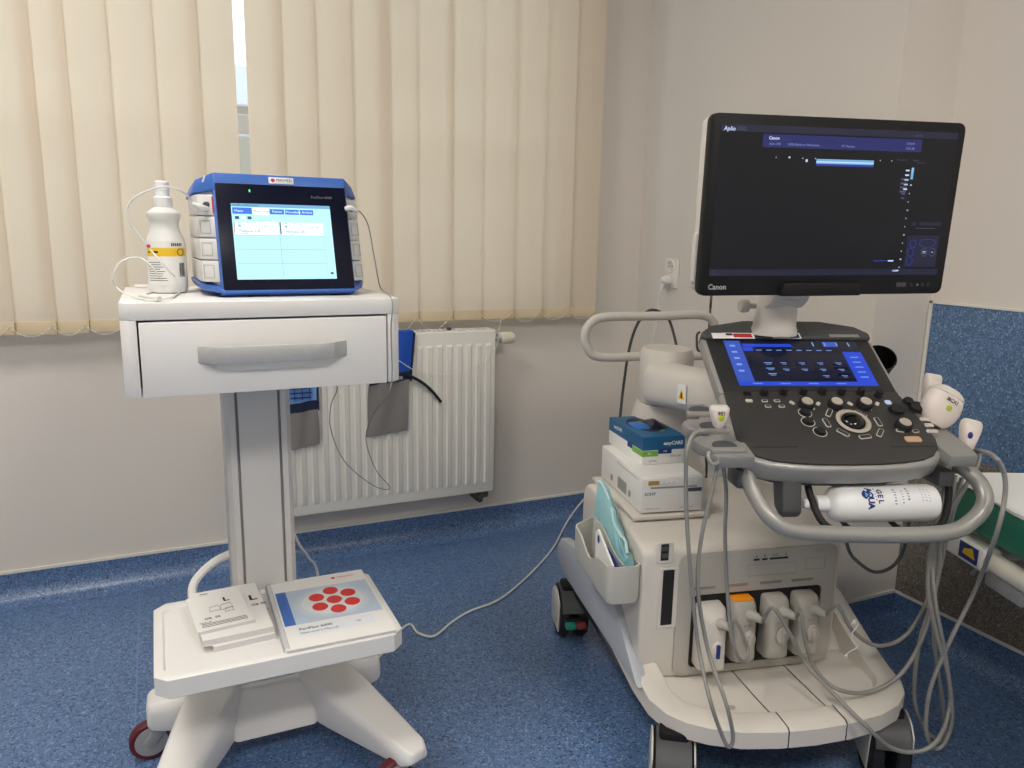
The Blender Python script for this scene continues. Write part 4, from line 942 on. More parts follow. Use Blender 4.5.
# touch screen picture
def q0(u, v): p = hit(u, v, FS, 'z', .0006); return p.x, p.y
xa, ya = q0(727, 340); xb, yb_ = q0(850, 341); xc, yc = q0(747, 387); xd, yd = q0(879, 389)
tx0, tx1, ty0, ty1 = -.152, .156, .014, LS-.004
def tq(b, x0, x1, y0, y1, mi, off=0): b.quad(tx0+(tx1-tx0)*x0, tx0+(tx1-tx0)*x1, ty0+(ty1-ty0)*y0, ty0+(ty1-ty0)*y1, .0006+off, FS, mi)
b = B(); tq(b, 0, 1, 0, 1, 0); ts = add('panel_touch_screen', b, e_kdark, sp)
b = B(); e = .0002
tq(b, 0, .12, .09, 1, 1, e); tq(b, .86, 1, .09, .76, 0, e); tq(b, 0, 1, 0, .09, 0, e); tq(b, .13, 1, .75, .8, 2, e); tq(b, .13, .5, .86, .93, 0, e); tq(b, .125, .2, .76, .85, 0, 2*e); tq(b, .74, .84, .87, .98, 1, e)
for i in range(4):
    for j in range(3):
        if j == 2 and i < 2: continue
        x = .33+i*.135; y = .44-j*.14; tq(b, x, x+.115, y, y+.11, 2, e)
tq(b, .74, .84, .36, .48, 2, e); tq(b, .74, .84, .2, .3, 2, e)
for k in range(5): tq(b, .035, .075, .86-k*.14, .9-k*.14, 3, 2*e)
for k in range(8): tq(b, .22+k*.075, .26+k*.075, .775, .79, 3, 2*e)
for k in range(5): tq(b, .9, .96, .62-k*.11, .64-k*.11, 3, 2*e)
for i in range(4):
    for j in range(3):
        if j == 2 and i < 2: continue
        x = .36+i*.135; y = .49-j*.14; tq(b, x, x+.045, y, y+.012, 3, 3*e); tq(b, x+.012, x+.04, y-.028, y-.018, 3, 3*e)
for j in range(3): tq(b, .24, .3, .49-j*.12, .505-j*.12, 3, 2*e); tq(b, .25, .29, .46-j*.12, .47-j*.12, 3, 2*e)
for k in range(4): tq(b, .1+k*.2, .17+k*.2, .04, .055, 3, 3*e)
for k in range(4): tq(b, .66+k*.09, .67+k*.09, .88, .97, 3, 3*e)
add('touch_picture', b, [e_kblue, e_kmid, e_knavy, e_kw], ts)
# controls
def kk(u, v, h=0): p = hit(u, v, FK, 'z', h); return p.x, p.y
def shared(name, build, mats): return mesh_of(build, ID, mats)
me_small = shared('k', B().lathe([(.0095, 0), (.0095, .001), (.0075, .0012), (.0075, .013), (.0065, .015), (.001, .0152)], None, 18), m_rub)
me_big = shared('k', B().lathe([(.0165, 0), (.0165, .012), (.0155, .0135), (.012, .014)], None, 24), m_rub)
me_bigtop = shared('k', B().lathe([(.0118, .0139), (.0112, .0152), (.009, .0156), (.008, .0148), (.001, .0148)], None, 24), m_knobtop)
me_ring = shared('k', B().lathe([(.0125, .0004), (.0135, .0008), (.0145, .0004)], None, 22), m_btn)
for u, v in ((763.5, 394), (783, 393.5), (802.5, 393), (821.5, 393), (841, 393.5), (860, 393.5), (878, 396)):
    x, y = kk(u, v); inst('small_knob', me_small, kp_, FK @ T(x, y, 0))
for u, v in ((805.5, 406), (835, 406), (864, 406), (903, 427)):
    x, y = kk(u, v); kb = inst('dial', me_big, kp_, FK @ T(x, y, 0)); inst('dial_top', me_bigtop, kb, FK @ T(x, y, 0))
me_pad = shared('k', B().lathe([(.0125, 0), (.0125, .001), (.009, .0012), (.009, .006), (.001, .0075)], None, 20), m_rub)
for u, v in ((805, 413), (808, 422), (820, 432)):
    x, y = kk(u, v); kb = inst('paddle', me_pad, kp_, FK @ T(x, y, 0)); inst('paddle_ring', me_ring, kb, FK @ T(x, y, 0))
me_pad2 = shared('k', B().lathe([(.0165, 0), (.0165, .001), (.014, .0015), (.014, .009), (.012, .011), (.001, .0115)], None, 22), m_rub)
for u, v in ((896, 411), (916, 409), (908, 402)):
    x, y = kk(u, v); s_ = .7 if u == 908 else 1; inst('paddle', me_pad2, kp_, FK @ T(x, y, 0) @ Matrix.Scale(s_, 4))
# trackball
bx, by = kk(853, 422)
tb = add('trackball_ring', B().lathe([(.026, 0), (.033, .0012), (.035, .003), (.032, .0045), (.027, .004), (.024, .001)], FK @ T(bx, by, 0), 32), m_knobtop, kp_)
add('trackball', B().lens((bx, by, .001), .0245, .0245, .014, FK, seg=28), pm('ball_black', (10, 10, 11), .08, noise=.05), tb)
def key(u, v, w_, h_, ang=0, lit=False, bend=0):
    x, y = kk(u, v); F = FK @ T(x, y, 0) @ R(ang, 'Z'); b = B()
    b.loft([[(p[0], p[1], 0) for p in rrect(-w_/2, w_/2, -h_/2, h_/2, h_*.3, 3)], [(p[0], p[1], .0018) for p in rrect(-w_/2+.0004, w_/2-.0004, -h_/2+.0004, h_/2-.0004, h_*.28, 3)]], F)
    k_ = add('button', b, m_btn, kp_)
    if not lit:
        add('button_face', B().prism(rrect(-w_/2+.0016, w_/2-.0016, -h_/2+.0016, h_/2-.0016, h_*.2, 3), .0018, .0021, F), m_key, k_)
    return k_
def rkey(u, v, w_, h_, lit=False):
    x, y = kk(u, v); a = degrees(atan2(y-by, x-bx))+90; return key(u, v, w_, h_, a, lit)
for u, v in ((829, 413), (826.5, 423), (843, 433), (865, 437), (880, 433), (878, 422), (860.5, 414)): rkey(u, v, .026, .011)
key(841.5, 411, .011, .011, 0, True)
for u, v, w_, h_, a in ((764.5, 401, .013, .008, 0), (777, 401, .013, .008, 0), (768, 406.5, .013, .008, 0), (781.6, 406.5, .013, .008, 0), (900, 431, .016, .008, -15), (915.5, 431.5, .014, .009, 10)): key(u, v, w_, h_, a)
for u, v, w_, h_, a in ((749, 401, .015, .009, 0), (792, 403, .012, .008, -50), (818, 404, .012, .008, 50), (811, 409, .016, .006, 0), (850, 404, .012, .008, -50), (877, 404, .012, .008, 50), (868, 409.5, .016, .007, 0), (924, 419.5, .019, .010, 0), (929, 425.5, .019, .010, 0), (932, 431.5, .024, .009, 0)): key(u, v, w_, h_, a, True)
ob = key(913, 439.5, .034, .016, 0, True); ob.data.materials[0] = pm('oval_button_copper', (196, 160, 130), .4, noise=.04)
kb = key(888, 402.5, .013, .012, 0, True); kb.data.materials[0] = pm('lit_key', (190, 205, 235), .4, emit=.8)
add('switch', B().box(-.008, .008, -.005, .005, 0, .003, FK @ T(*kk(747, 394), 0), bev=.001), m_black, kp_)
b = B(); b.tube([FK @ Vector((x, .047+.00*x, .0002)) for x in (-.18, -.09)], .0006, n=4, sub=1); b.tube([FK @ Vector((x, .047, .0002)) for x in (.10, .19)], .0006, n=4, sub=1)
add('palm_rest_line', b, m_black, kp_)
add('frame_seam', B().box(-.2155, -.20, .048, .0495, -.041, -.0055, FK).box(.20, .2155, .048, .0495, -.041, -.0055, FK), m_grey, pf)
# front handle bar
PY = lambda u, v, k: FP @ hit(u, v, FP, 'y', k)
hb = [PY(752, 466, .06), PY(747, 474, .04), PY(756, 497, .01), PY(772, 519, -.02), PY(797, 531, -.03), PY(870, 535, -.03), PY(945, 533, -.03), PY(973, 520, -.02), PY(985, 502, -.005), PY(980, 484, .02), PY(966, 470, .045), PY(956, 464, .06)]
b = B(); b.tube(hb, .0155, n=16, sub=7); add('front_handle', b, m_silver, us)
b = B(); b.box(-.2, .2, .05, .08, .715, .735, FP, bev=.005); b.box(-.21, -.17, .03, .09, .70, .74, FP, bev=.008); b.box(.20, .235, .03, .09, .70, .735, FP, bev=.008); add('handle_mount', b, m_grey, us)
b = B(); b.prism([(.02, .735), (.075, .735), (.05, .66), (.02, .645), (.005, .66)], -.125, -.085, YZ(FP), bev=.006); add('height_lever', b, m_grey, us)
b = B(); b.tube([FP @ Vector(p) for p in ((-.055, .07, .73), (-.06, .035, .69), (-.045, .0, .642), (0, -.006, .626), (.10, -.006, .624), (.19, .0, .63), (.235, .045, .68), (.24, .07, .72))], .007, n=10)
for x in (.02, .12): b.tube([FP @ Vector(p) for p in ((x, -.006, .624), (x, .05, .626), (x, .08, .66), (x, .09, .71))], .005, n=8)
add('bottle_holder', b, m_rub, us)
# gel bottle lying in the holder
g0, g1 = hit(830, 503.5, FP, 'y', .032), hit(936, 503.5, FP, 'y', .032)
FGl = FP @ T(g0.x, .032, g0.z) @ R(90, 'Y') @ R(0, 'Z'); gl = (g1.x-g0.x)-.008
gel = root('gel_bottle', FP @ T((g0.x+g1.x)/2, .032, g0.z-.038), 'white gel bottle with blue lettering lying under the control panel', 'bottle')
add('bottle_body', B().lathe([(.012, -.012), (.014, -.01), (.022, -.004), (.031, .002), (.0355, .012), (.037, .026), (.037, gl-.012), (.034, gl-.003), (.026, gl), (.001, gl-.002)], FGl, 32), m_gel, gel)
cpb = add('cap', B().lathe([(.012, -.032), (.016, -.031), (.0165, -.028), (.0165, -.008), (.012, -.006)], FGl, 24), m_gel, gel)
add('nozzle', B().lathe([(.006, -.056), (.009, -.054), (.0105, -.048), (.0085, -.042), (.005, -.04), (.0055, -.03)], FGl, 18), m_gel, cpb)
# lettering wraps: reads along the bottle circumference, facing the camera and up
lt = B()
def gtext(t, s, along, ang, mi=0, bold=.02):
    # ang: around axis, 0 = facing -y ; text runs down the circumference like the photo
    F = FP @ T(g0.x, .032, g0.z) @ R(ang, 'X') @ T(along, -.0373, 0)
    lt.text(t, s, F @ R(90, 'X') @ R(-90, 'Z'), mi, 'CENTER', bold=bold)
for i, ch in enumerate('AQUA'): gtext(ch, .017, .064, -(62-i*17), 0, .05)
for i, ch in enumerate('GEL'): gtext(ch, .014, .084, -(56-i*16), 0, .04)
for a0, along, n_, s in ((66, .076, 5, .006), (62, .115, 6, .008), (56, .13, 5, .006), (66, .142, 5, .009), (62, .170, 5, .006), (62, .177, 5, .006), (60, .184, 5, .006)):
    for i in range(n_): gtext('ultrasound'[i], s, along, -(a0-i*9), 1 if along > .165 else 0)
F = FP @ T(g0.x, .032, g0.z) @ R(-46, 'X') @ T(.054, -.0374, 0)
lt.prism([(0, .010), (.012, .0), (0, -.010), (-.006, -.003), (-.006, .003)], 0, .0003, F @ R(90, 'X'), mi=2)
lt.prism([(.0, .006), (.007, .0), (0, -.006)], .0003, .0005, F @ R(90, 'X') @ T(.001, 0, 0), mi=3)
add('lettering', lt, [m_navy, pm('print_lilac', (160, 150, 196), .5, noise=.05), m_navy, pm('print_sky', (90, 160, 210), .5, noise=.05)], gel)

# probe holders left and right of the panel
ZL = .795
def zp(u, v, z=ZL): p = hit(u, v, FP, 'z', z); return p.x, p.y
hpts = [(-.19, -.0), (-.262, .0), (-.275, .02), (-.268, .04), (-.282, .055), (-.290, .075), (-.27, .09), (-.252, .088), (-.256, .105), (-.285, .12), (-.292, .145), (-.275, .165), (-.25, .165), (-.245, .18), (-.262, .20), (-.255, .235), (-.22, .24), (-.19, .2)]
FH = FP @ T(0, .0, .765) @ R(12, 'X')
b = B(); b.prism(hpts, -.014, .012, FH, bev=.004); ho = add('probe_holder', b, m_silver2, us)
for cy in (.045, .128, .205): add('cup', B().prism([(-.236+.024*cos(a), cy+.019*sin(a)) for a in [2*pi*k/18 for k in range(18)]], .0122, .0128, FH), m_grey, ho)
for cy in (.02, .10, .18): add('holder_arm', B().box(-.272, -.205, cy-.008, cy+.006, .008, .02, FH, bev=.004), m_silver, ho)
add('cable_hook', B().tube([FH @ Vector(p) for p in ((-.262, .0, .0), (-.275, -.008, .0), (-.283, -.002, .012), (-.28, .004, .02))], .004, n=8), m_silver, ho)
b = B(); b.prism([(.195, .0), (.252, .0), (.26, .03), (.262, .2), (.20, .22)], -.014, .010, FH, bev=.004); hr = add('probe_holder', b, m_silver2, us)
b = B(); b.lathe([(.022, -.03), (.028, -.03), (.037, .028), (.034, .029), (.025, -.024), (.001, -.024)], FP @ T(.222, .33, .895) @ R(-18, 'Y') @ R(42, 'X'), 28); add('gel_cup', b, m_black, us)
add('gel_cup_arm', B().box(.17, .225, .31, .34, .85, .87, FP, bev=.004), m_black, us)

# ------------------------------------------------------------------ monitor of the machine
my = .13
FMo = FM @ T(.077, my, 1.2405) @ R(-.6, 'Y') @ R(3, 'X')
XMo = XZ(FMo); mwid, mhei = .286, .177
b = B(); b.prism(rrect(-mwid, mwid, -mhei, mhei, .016), -.022, 0, XMo, bev=.003); mo = add('monitor', b, m_black, us)
add('monitor_back', B().prism(rrect(-mwid+.002, mwid-.002, -mhei+.002, mhei-.002, .02), -.055, -.021, XMo, bev=.012, seg=3).prism(rrect(-mwid-.004, mwid*.0-.2, -mhei+.02, -.05, .01), -.04, -.024, XMo, bev=.003), m_us, mo)
sx_, sz0, sz1 = .267, -.136, .157
msc = add('monitor_screen', B().quad(-sx_, sx_, sz0, sz1, .0006, XMo), m_scrglow, mo)
def mq(b, x0, x1, y0, y1, mi, off=.0003): b.quad(-sx_+2*sx_*x0, -sx_+2*sx_*x1, sz1-(sz1-sz0)*y1, sz1-(sz1-sz0)*y0, .0006+off, XMo, mi)
b = B()
mq(b, 0, 1, 0, .045, 1); mq(b, .172, .845, .055, .14, 6); mq(b, 0, 1, .955, 1, 1)
for k, (y0, y1, mi) in enumerate(((.205, .22, 3), (.22, .228, 2), (.228, .236, 3), (.236, .25, 0))): mq(b, .40, .645, y0, y1, mi)
for x in (.23, .285, .34, .393, .67, .72): mq(b, x, x+.004, .2, .207, 2)
mq(b, .283, .290, .195, .207, 2); mq(b, .355, .363, .21, .228, 2)
mq(b, .815, .826, .245, .325, 3); mq(b, .817, .822, .245, .28, 2)
for k in range(5): mq(b, .79, .807, .26+k*.032, .27+k*.032, 2)
for k in range(4): mq(b, .775, .803, .32+k*.028, .332+k*.028, 4)
for k in range(2): mq(b, .785, .8, .42+k*.03, .43+k*.03, 4)
for k in range(11): mq(b, .818, .822 if k % 3 else .825, .36+k*.058, .368+k*.058, 2)
mq(b, .70, .765, .893, .90, 0); mq(b, .765, .79, .892, .902, 2); mq(b, .79, .82, .962, .975, 2); mq(b, .87, .875, .96, .975, 4)
mq(b, .84, .985, .715, .94, 1); mq(b, .885, .985, .62, .645, 1); mq(b, .85, .87, .62, .65, 1); mq(b, .87, .96, .662, .666, 4)
for cx, cy in ((.868, .775), (.862, .835), (.862, .90), (.925, .835), (.962, .835)):
    X, Y = -sx_+2*sx_*cx, sz1-(sz1-sz0)*cy
    b.tube([XMo @ Vector((X+.0075*cos(a), Y+.0085*sin(a), .0012)) for a in [2*pi*k/14 for k in range(14)]], .0006, n=4, sub=1, cyc=True, mi=5 if cx < .9 else 4)
X, Y = -sx_+2*sx_*.935, sz1-(sz1-sz0)*.77
b.tube([XMo @ Vector((X+.02*cos(a), Y+.009*sin(a), .0012)) for a in [2*pi*k/16 for k in range(16)]], .0005, n=4, sub=1, cyc=True, mi=5)
mq(b, .918, .932, .827, .831, 2, .0006); mq(b, .918, .932, .838, .842, 2, .0006); mq(b, .958, .967, .832, .837, 2, .0006)
add('screen_picture', b, [e_blue, e_dblue, e_white, e_ltblue, e_grey, e_blue, e_head], msc)
b = B()
def mt(t, x, y, s, mi=0, al='LEFT', **k): b.text(t, s, XMo @ T(-sx_+2*sx_*x, sz1-(sz1-sz0)*y, .0013), mi, al, **k)
mt('Aplio', .012, .03, .0115, 0, shear=.15, bold=.015); mt('i700', .064, .03, .0115, 1)
mt('Canon', .195, .08, .0085, 0, bold=.03); mt('Aplio i700', .198, .117, .006, 2); mt('USG Klinika w Warszawie', .275, .117, .0065, 2); mt('PV Venous', .50, .117, .0065, 2); mt('12:30:41', .775, .085, .006, 2); mt('10:21:38', .775, .118, .006, 2); mt('APURE', .81, .03, .006, 1)
mt('Precision+', .745, .195, .0058, 1); mt('Apure', .815, .195, .0058, 1); mt('Standard', .835, .21, .005, 1); mt('Live', .01, .965, .005, 1); mt('Adult', .01, .985, .005, 1)
add('screen_lettering', b, [e_white, e_grey, pm('screen_pale', (150, 160, 220), .4, emit=.8)], msc)
b = B(); b.text('Canon', .015, XMo @ T(-.267, -.159, .0008), bold=.025); add('brand_lettering', b, pm('brand_grey', (180, 180, 178), .5, noise=.03), mo)
add('badge', B().quad(.170, .194, -.161, -.152, .0008, XMo), m_grey, mo)
for x in (.208, .222, .236, .25): add('key', B().lathe([(.0045, 0), (.0045, .0006), (.0035, .001)], XMo @ T(x, -.157, .0), 14), m_key2, mo)
add('key_lamp', B().lens((.222, -.0016, -.157), .001, .0005, .001, FMo), e_white, mo)
# grip under the monitor
b = B(); b.prism([(-.102, -.15), (.074, -.15), (.08, -.178), (-.108, -.178)], -.02, .012, XMo, bev=.004); add('monitor_grip', b, m_black, mo)
# neck
nk = ml(774, 329, .26)
b = B(); b.lathe([(.05, 0), (.05, .012), (.047, .02), (.047, .075), (.044, .088)], FM @ T(nk.x, .26, nk.z-.012), 28); add('monitor_neck', b, m_us, us)
b = B(); b.lathe([(.036, -.043), (.04, -.038), (.04, .038), (.036, .043)], FM @ T(nk.x, .235, nk.z+.09) @ R(90, 'Y'), 24); b.box(nk.x-.035, nk.x+.035, .17, .26, nk.z+.07, nk.z+.18, FM, bev=.02); add('tilt_joint', b, m_us, us)
b = B(); kx = ml(744, 306, .25)
b.lathe([(.006, -.028), (.006, -.01), (.014, -.008), (.015, .004), (.012, .01)], FM @ T(kx.x, .25, kx.z) @ R(-90, 'Y'), 18); add('joint_knob', b, m_us2, us)

# ------------------------------------------------------------------ transducers
def connector(F, style, parent):
    """plug body standing in its port; F at port face, local -y toward the camera"""
    b = B()
    if style == 'a':
        b.loft([[(-.031, .006, 0), (.031, .006, 0), (.031, .006, .155), (-.031, .006, .155)], [(-.031, -.028, 0), (.031, -.028, 0), (.031, -.03, .15), (-.031, -.03, .15)], [(-.024, -.055, .008), (.024, -.055, .008), (.022, -.05, .128), (-.022, -.05, .128)]], F, bev=.008)
    else:
        b.loft([[(-.028, .006, .012), (.028, .006, .012), (.028, .006, .16), (-.028, .006, .16)], [(-.028, -.03, .012), (.028, -.03, .012), (.028, -.03, .158), (-.028, -.03, .158)], [(-.024, -.052, .02), (.024, -.052, .02), (.022, -.044, .138), (-.022, -.044, .138)]], F, bev=.009)
    c = add('connector', b, m_us2 if style != 'a' else m_us, parent)
    if style == 'orange': add('lit_top', B().box(-.024, .024, -.028, .004, .154, .161, F, bev=.003), m_orange, c)
    zl = .06 if style == 'a' else .075
    add('locking_knob', B().lathe([(.019, 0), (.018, .005), (.012, .008), (.002, .009)], F @ T(.004, -.05, zl) @ R(90, 'X'), 22, sx=.8, sy=1.1), m_us if style == 'a' else m_us2, c)
    add('knob_grip', B().box(-.002, .006, -.064, -.056, zl-.016, zl+.016, F, bev=.002), m_navy if style == 'a' else m_us2, c)
    lt = B(); lt.text({'a': '', 'orange': 'i8CX1', 'b': 'PVT-7', 'c': 'PLI-1'}[style], .009, XZ(F @ T(0, -.0495, .108)) @ T(0, 0, .0008), align='CENTER'); 
    if style != 'a': add('lettering', lt, m_inkg, c)
    zs = .118 if style == 'a' else .128
    add('strain_relief', B().tube([F @ Vector(p) for p in ((.006, -.036, zs), (.012, -.055, zs+.004), (.022, -.07, zs))], .01, n=12, rs=[.015, .011, .006]), m_us2, c)
    return F @ Vector((.022, -.07, zs))
zport = .221
groupname = 'ultrasound transducers with grey cables'
cables = []
# 1: leftmost connector, probe in the left holder
FC = [FM @ T(x, fy-.002, zport+dz) for x, dz in ((-.122, -.002), (-.046, 0), (.036, 0), (.112, 0))]
def probe_head(F, parent, w_=.032, l_=.075, tk=.016, lens_mat=None, text=None, dot=True, rnd=0):
    """F: local z toward the scanning tip"""
    b = B(); rg = []
    for u, ws, ts in ((0, .42, .7), (.12, .55, .85), (.35, .7, 1), (.6, .9, 1), (.8, 1, .95), (.92, .96, .8), (1.0, .8, .55)):
        rg.append([(w_*ws*(abs(cos(a))**.65)*(1 if cos(a) > 0 else -1), tk*ts*(abs(sin(a))**.65)*(1 if sin(a) > 0 else -1), l_*u) for a in [2*pi*k/20+.001 for k in range(20)]])
    if rnd: rg = [[(w_*q*(abs(cos(a))**.8)*(1 if cos(a) > 0 else -1), tk*t2*(abs(sin(a))**.65)*(1 if sin(a) > 0 else -1), l_*u) for a in [2*pi*k/20+.001 for k in range(20)]] for u, q, t2 in ((0, .45, .7), (.1, .7, .85), (.3, .92, 1), (.5, 1, 1), (.7, .98, .97), (.85, .88, .9), (.95, .7, .75), (1.0, .5, .5))]
    b.loft(rg, F); h = add('probe_head', b, m_probe, parent)
    lb = B(); lb.loft([[(w_*ws*1.01*(abs(cos(a))**.65)*(1 if cos(a) > 0 else -1), tk*ts*1.02*(abs(sin(a))**.65)*(1 if sin(a) > 0 else -1), l_*u) for a in [2*pi*k/20+.001 for k in range(20)]] for u, ws, ts in (((.84, .9, .93), (.95, .74, .8), (1.03, .5, .5)) if rnd else ((.84, 1, .93), (.93, .97, .82), (1.02, .8, .55)))], F)
    add('lens_strip', lb, lens_mat or m_us, h)
    if dot: add('lime_dot', B().lens((0, -tk*1.0, l_*.5), .0065, .0012, .0065, F), m_lime, h)
    if text: t_ = B(); t_.text(text, .011, XZ(F) @ T(0, l_*.7, tk*1.0+.0012), align='CENTER', bold=.02); add('lettering', t_, m_ink, h)
    return h
# left holder probe
tr = root('transducer', FC[0], 'ultrasound probe in the left holder with its cable and leftmost plug in the machine', 'transducer', groupname)
e0 = connector(FC[0], 'a', tr)
pc_ = hit(719, 415, FP, 'y', .06)
FPr = FP @ T(pc_.x, .06, pc_.z-.024)
probe_head(FPr, tr, .019, .042, .014, text='9S1')
pts = [e0]+[MY(u, v, .08) for u, v in ((735, 620), (744, 638), (748, 650))]+[MY(744, 662, .06), MY(733, 645, .05), MY(728, 600, .05), MY(725, 540, .04), MY(726, 490, .03)]+[FP @ hit(721, 455, FP, 'y', .02)]
add('cable', B().tube(pts, .004, n=10), m_cable, tr)
# 2: orange connector, long loop to the left holder
tr = root('transducer', FC[1], 'ultrasound plug with an orange top and a cable looping low in front of the tray', 'transducer', groupname)
e0 = connector(FC[1], 'orange', tr)
pts = [e0]+[MY(u, v, .05) for u, v in ((773, 608), (790, 634), (806, 664))]+[MY(u, v, -.02) for u, v in ((832, 692),)]+[MY(u, v, -.09) for u, v in ((862, 722), (890, 747), (915, 752), (936, 742))]+[MY(u, v, -.05) for u, v in ((948, 715), (949, 680), (938, 640), (928, 590), (932, 545))]+[PY(944, 505, .09), PY(950, 470, .1)]
add('cable', B().tube(pts, .0045, n=10), m_cable, tr)
# 3
tr = root('transducer', FC[2], 'third ultrasound plug from the left with the probe standing foremost in the right holder', 'transducer', groupname)
e0 = connector(FC[2], 'b', tr)
pts = [e0]+[MY(u, v, .06) for u, v in ((801, 612), (805, 640), (815, 668))]+[MY(u, v, .0) for u, v in ((835, 688), (862, 693), (888, 684), (908, 665), (926, 628), (938, 575), (941, 540))]+[PY(951, 510, .07), PY(975, 470, .08), PY(980, 452, .09)]
add('cable', B().tube(pts, .0045, n=10), m_cable, tr)
pc_ = hit(966, 448, FP, 'y', .07)
h = probe_head(FP @ T(pc_.x, .07, pc_.z-.005) @ R(14, 'Y') @ R(-12, 'X'), tr, .021, .062, .015, dot=False)
add('blue_mark', B().lens((-.008, -.0145, .03), .006, .001, .007, FP @ T(pc_.x, .07, pc_.z-.005) @ R(14, 'Y') @ R(-12, 'X')), m_navy, h)
# 4
tr = root('transducer', FC[3], 'rightmost ultrasound plug with the broad lime-dotted probe in the right holder', 'transducer', groupname)
e0 = connector(FC[3], 'c', tr)
pts = [e0]+[MY(u, v, .06) for u, v in ((838, 606), (852, 630), (874, 645), (898, 641), (916, 622), (930, 590))]+[MY(u, v, .02) for u, v in ((938, 540),)]+[PY(958, 500, .12), PY(972, 470, .14), PY(960, 448, .14), PY(948, 430, .13)]
add('cable', B().tube(pts, .0045, n=10), m_cable, tr)
pc_ = hit(932, 425, FP, 'y', .12)
probe_head(FP @ T(pc_.x, .12, pc_.z) @ R(28, 'Y') @ R(-10, 'X'), tr, .042, .082, .024, text='i8CX1', rnd=1)
# 5: extra probe, long loop on the right
pc_ = hit(928, 402, FP, 'y', .19)
tr = root('transducer', FP @ T(pc_.x, .19, pc_.z), 'ultrasound probe at the back of the right holder with the longest cable loop', 'transducer', groupname)
probe_head(FP @ T(pc_.x, .19, pc_.z) @ R(10, 'Y') @ R(-8, 'X'), tr, .018, .06, .015, dot=False)
pts = [PY(932, 408, .19), PY(955, 445, .17), PY(976, 450, .10)]+[PY(u, v, -.06) for u, v in ((992, 455), (1003, 470), (1005, 495), (996, 535))]+[MY(u, v, -.05) for u, v in ((975, 590), (948, 645), (930, 690), (926, 728), (934, 748), (945, 742), (952, 715), (946, 660), (935, 600))]+[MY(933, 550, .0), PY(941, 510, .08), PY(946, 470, .1), PY(940, 455, .11)]
add('cable', B().tube(pts, .0045, n=10), m_cable, tr)
# loops hanging on the left from the holder hook
pts = [PY(705, 431, .03), PY(694, 434, .02), PY(687, 452, .0)]+[MY(u, v, -.02) for u, v in ((686, 490), (688, 540), (693, 600), (699, 650))]+[MY(u, v, -.085) for u, v in ((710, 700), (722, 735), (729, 747), (733, 735), (725, 700))]+[MY(u, v, -.02) for u, v in ((708, 650), (698, 590), (701, 540), (712, 490))]+[PY(719, 460, .02), PY(718, 448, .03)]
add('probe_lead', B().tube(pts, .004, n=10), m_cable, at=tuple(pts[0]), label='grey probe lead hanging in a long loop from the left holder', cat='cable')
pts = [PY(842, 512, .1)]+[MY(u, v, .12) for u, v in ((848, 548), (858, 562), (875, 572), (893, 566), (904, 548))]+[PY(910, 515, .12)]
add('probe_lead', B().tube(pts, .004, n=10), m_cable2, at=tuple(pts[0]), label='dark grey lead hanging in a short loop below the front handle', cat='cable')
pts = [PY(962, 478, .12), PY(955, 505, .11)]+[MY(u, v, .03) for u, v in ((945, 545), (935, 590), (920, 640), (914, 690), (918, 715), (930, 735), (944, 738), (942, 700), (934, 640), (934, 580), (940, 545))]+[PY(951, 505, .1), PY(955, 475, .11)]
add('probe_lead', B().tube(pts, .0045, n=10), m_cable, at=tuple(pts[0]), label='grey lead looping in the cable bundle right of the foot tray', cat='cable')
# cable tie on a lead
b = B(); b.tube([MY(u+46, v-8, .05) for u, v in ((805, 633), (809, 628), (812, 633), (807, 640), (806, 648), (811, 655), (803, 660), (799, 664))], .0011, n=6); b.lens(MY(854, 622, .05), .004, .004, .004); b.lens(MY(846, 656, .05), .0035, .0035, .0035)
add('cable_tie', b, m_paper, at=tuple(MY(852, 625, .05)), label='white twist tie round the cable of the rightmost plug', cat='cable tie')

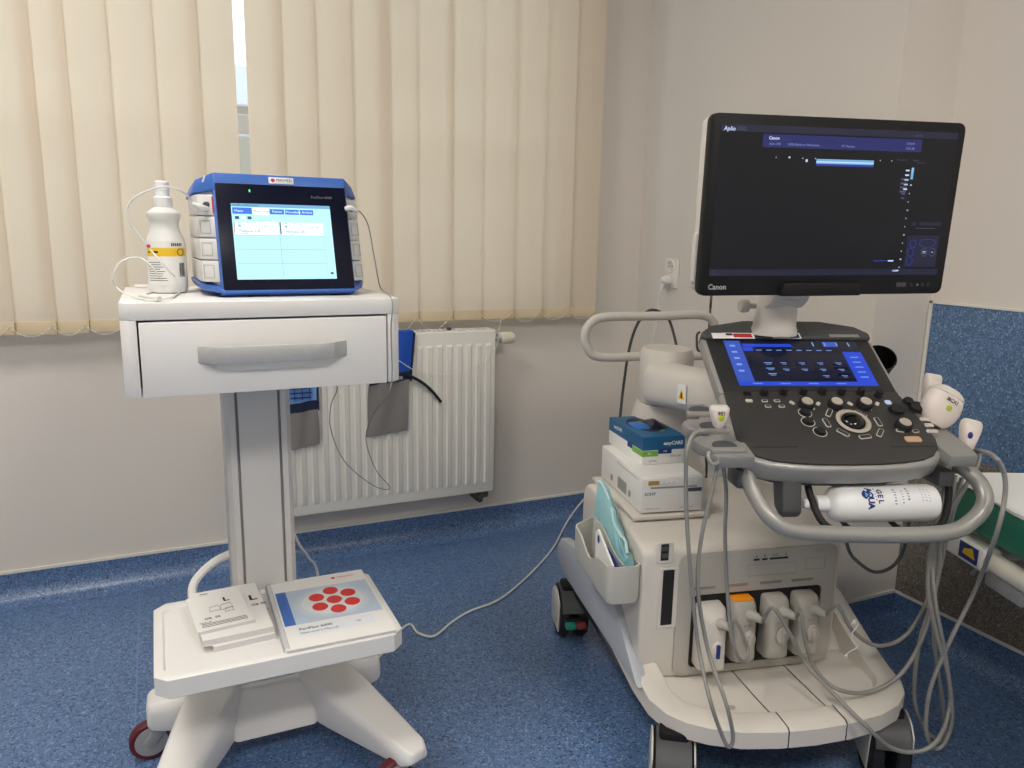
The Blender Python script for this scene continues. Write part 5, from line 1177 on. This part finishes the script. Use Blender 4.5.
# ------------------------------------------------------------------ examination couch
FCo = T(1.627, 1.124, 0) @ R(-20, 'Z'); cwid = .43
co = root('examination_couch', FCo, 'green padded examination couch with cream frame beside the right wall', 'couch')
add('mattress', B().box(0, cwid, -1.7, 0, .546, .645, FCo, bev=.026, seg=4), m_couch, co)
def ct(pts, r_, n=14): return B().tube([FCo @ Vector(p) for p in pts], r_, n=n, sub=1)
rz = .513
rl = add('frame_rail', ct([(.008, -1.65, rz), (.008, -.06, rz)], .021), m_frame, co)
add('frame_rail', ct([(cwid-.02, -1.65, rz), (cwid-.02, -.06, rz)], .021), m_frame, co)
add('cross_rail', ct([(.0, -.12, rz), (cwid-.02, -.12, rz)], .018), m_frame, co)
add('cross_rail', ct([(.0, -1.5, rz), (cwid-.02, -1.5, rz)], .018), m_frame, co)
add('rail_end_cap', B().box(-.016, .032, -.17, -.03, rz-.026, rz+.026, FCo, bev=.01, seg=3), m_white, rl)
b = B(); b.box(-.0175, -.0155, -.155, -.095, rz-.016, rz+.02, FCo, bev=.0005, mi=0)
b.prism([(-.148, rz-.006), (-.108, rz-.004), (-.112, rz+.008), (-.138, rz+.016), (-.143, rz+.004)], -.0185, -.0176, YZ(FCo), mi=1); add('sticker', b, [m_navy, m_yellow], rl, label='dark blue sticker with a yellow mark')
add('mattress_board', B().box(.05, cwid-.03, -1.65, -.04, .534, .56, FCo), m_black, co)
add('pedestal_base', B().box(.06, cwid-.04, -1.2, -.55, 0, .06, FCo, bev=.01), m_frame, co)
add('pedestal', B().box(.14, cwid-.12, -1.0, -.7, .05, .54, FCo, bev=.02), m_frame, co)
add('release_bracket', B().box(.0, .05, -.27, -.16, rz-.055, rz-.015, FCo, bev=.006).tube([FCo @ Vector(p) for p in ((.03, -.16, rz-.03), (.03, -.11, rz-.04), (.025, -.09, rz-.065))], .004, n=8), m_groove, co)
# paper sheet over the couch
b = B(); rg = []
for i in range(17):
    y = -1.69+1.688*i/16; row = []
    for x, z in ((.002, .640), (.002, .643), (.008, .648), (.025, .6505), (.1, .653), (.25, .653), (cwid-.02, .651)):
        row.append((x+(.003*sin(i*2.1) if x > .02 else 0), y, z+.003*sin(i*1.7+x*9)+.0015+(.006*sin(i*1.3) if z < .641 else 0)))
    rg.append(row+[(x-.0015 if x < .02 else x, y, z+(.002 if x > .02 else 0)) for x, y, z in row[::-1]])
b.loft(rg, FCo); add('paper_sheet', b, m_sheet, at=tuple(FCo @ Vector((.2, -.8, .65))), label='white paper sheet covering the top of the green couch', cat='sheet')
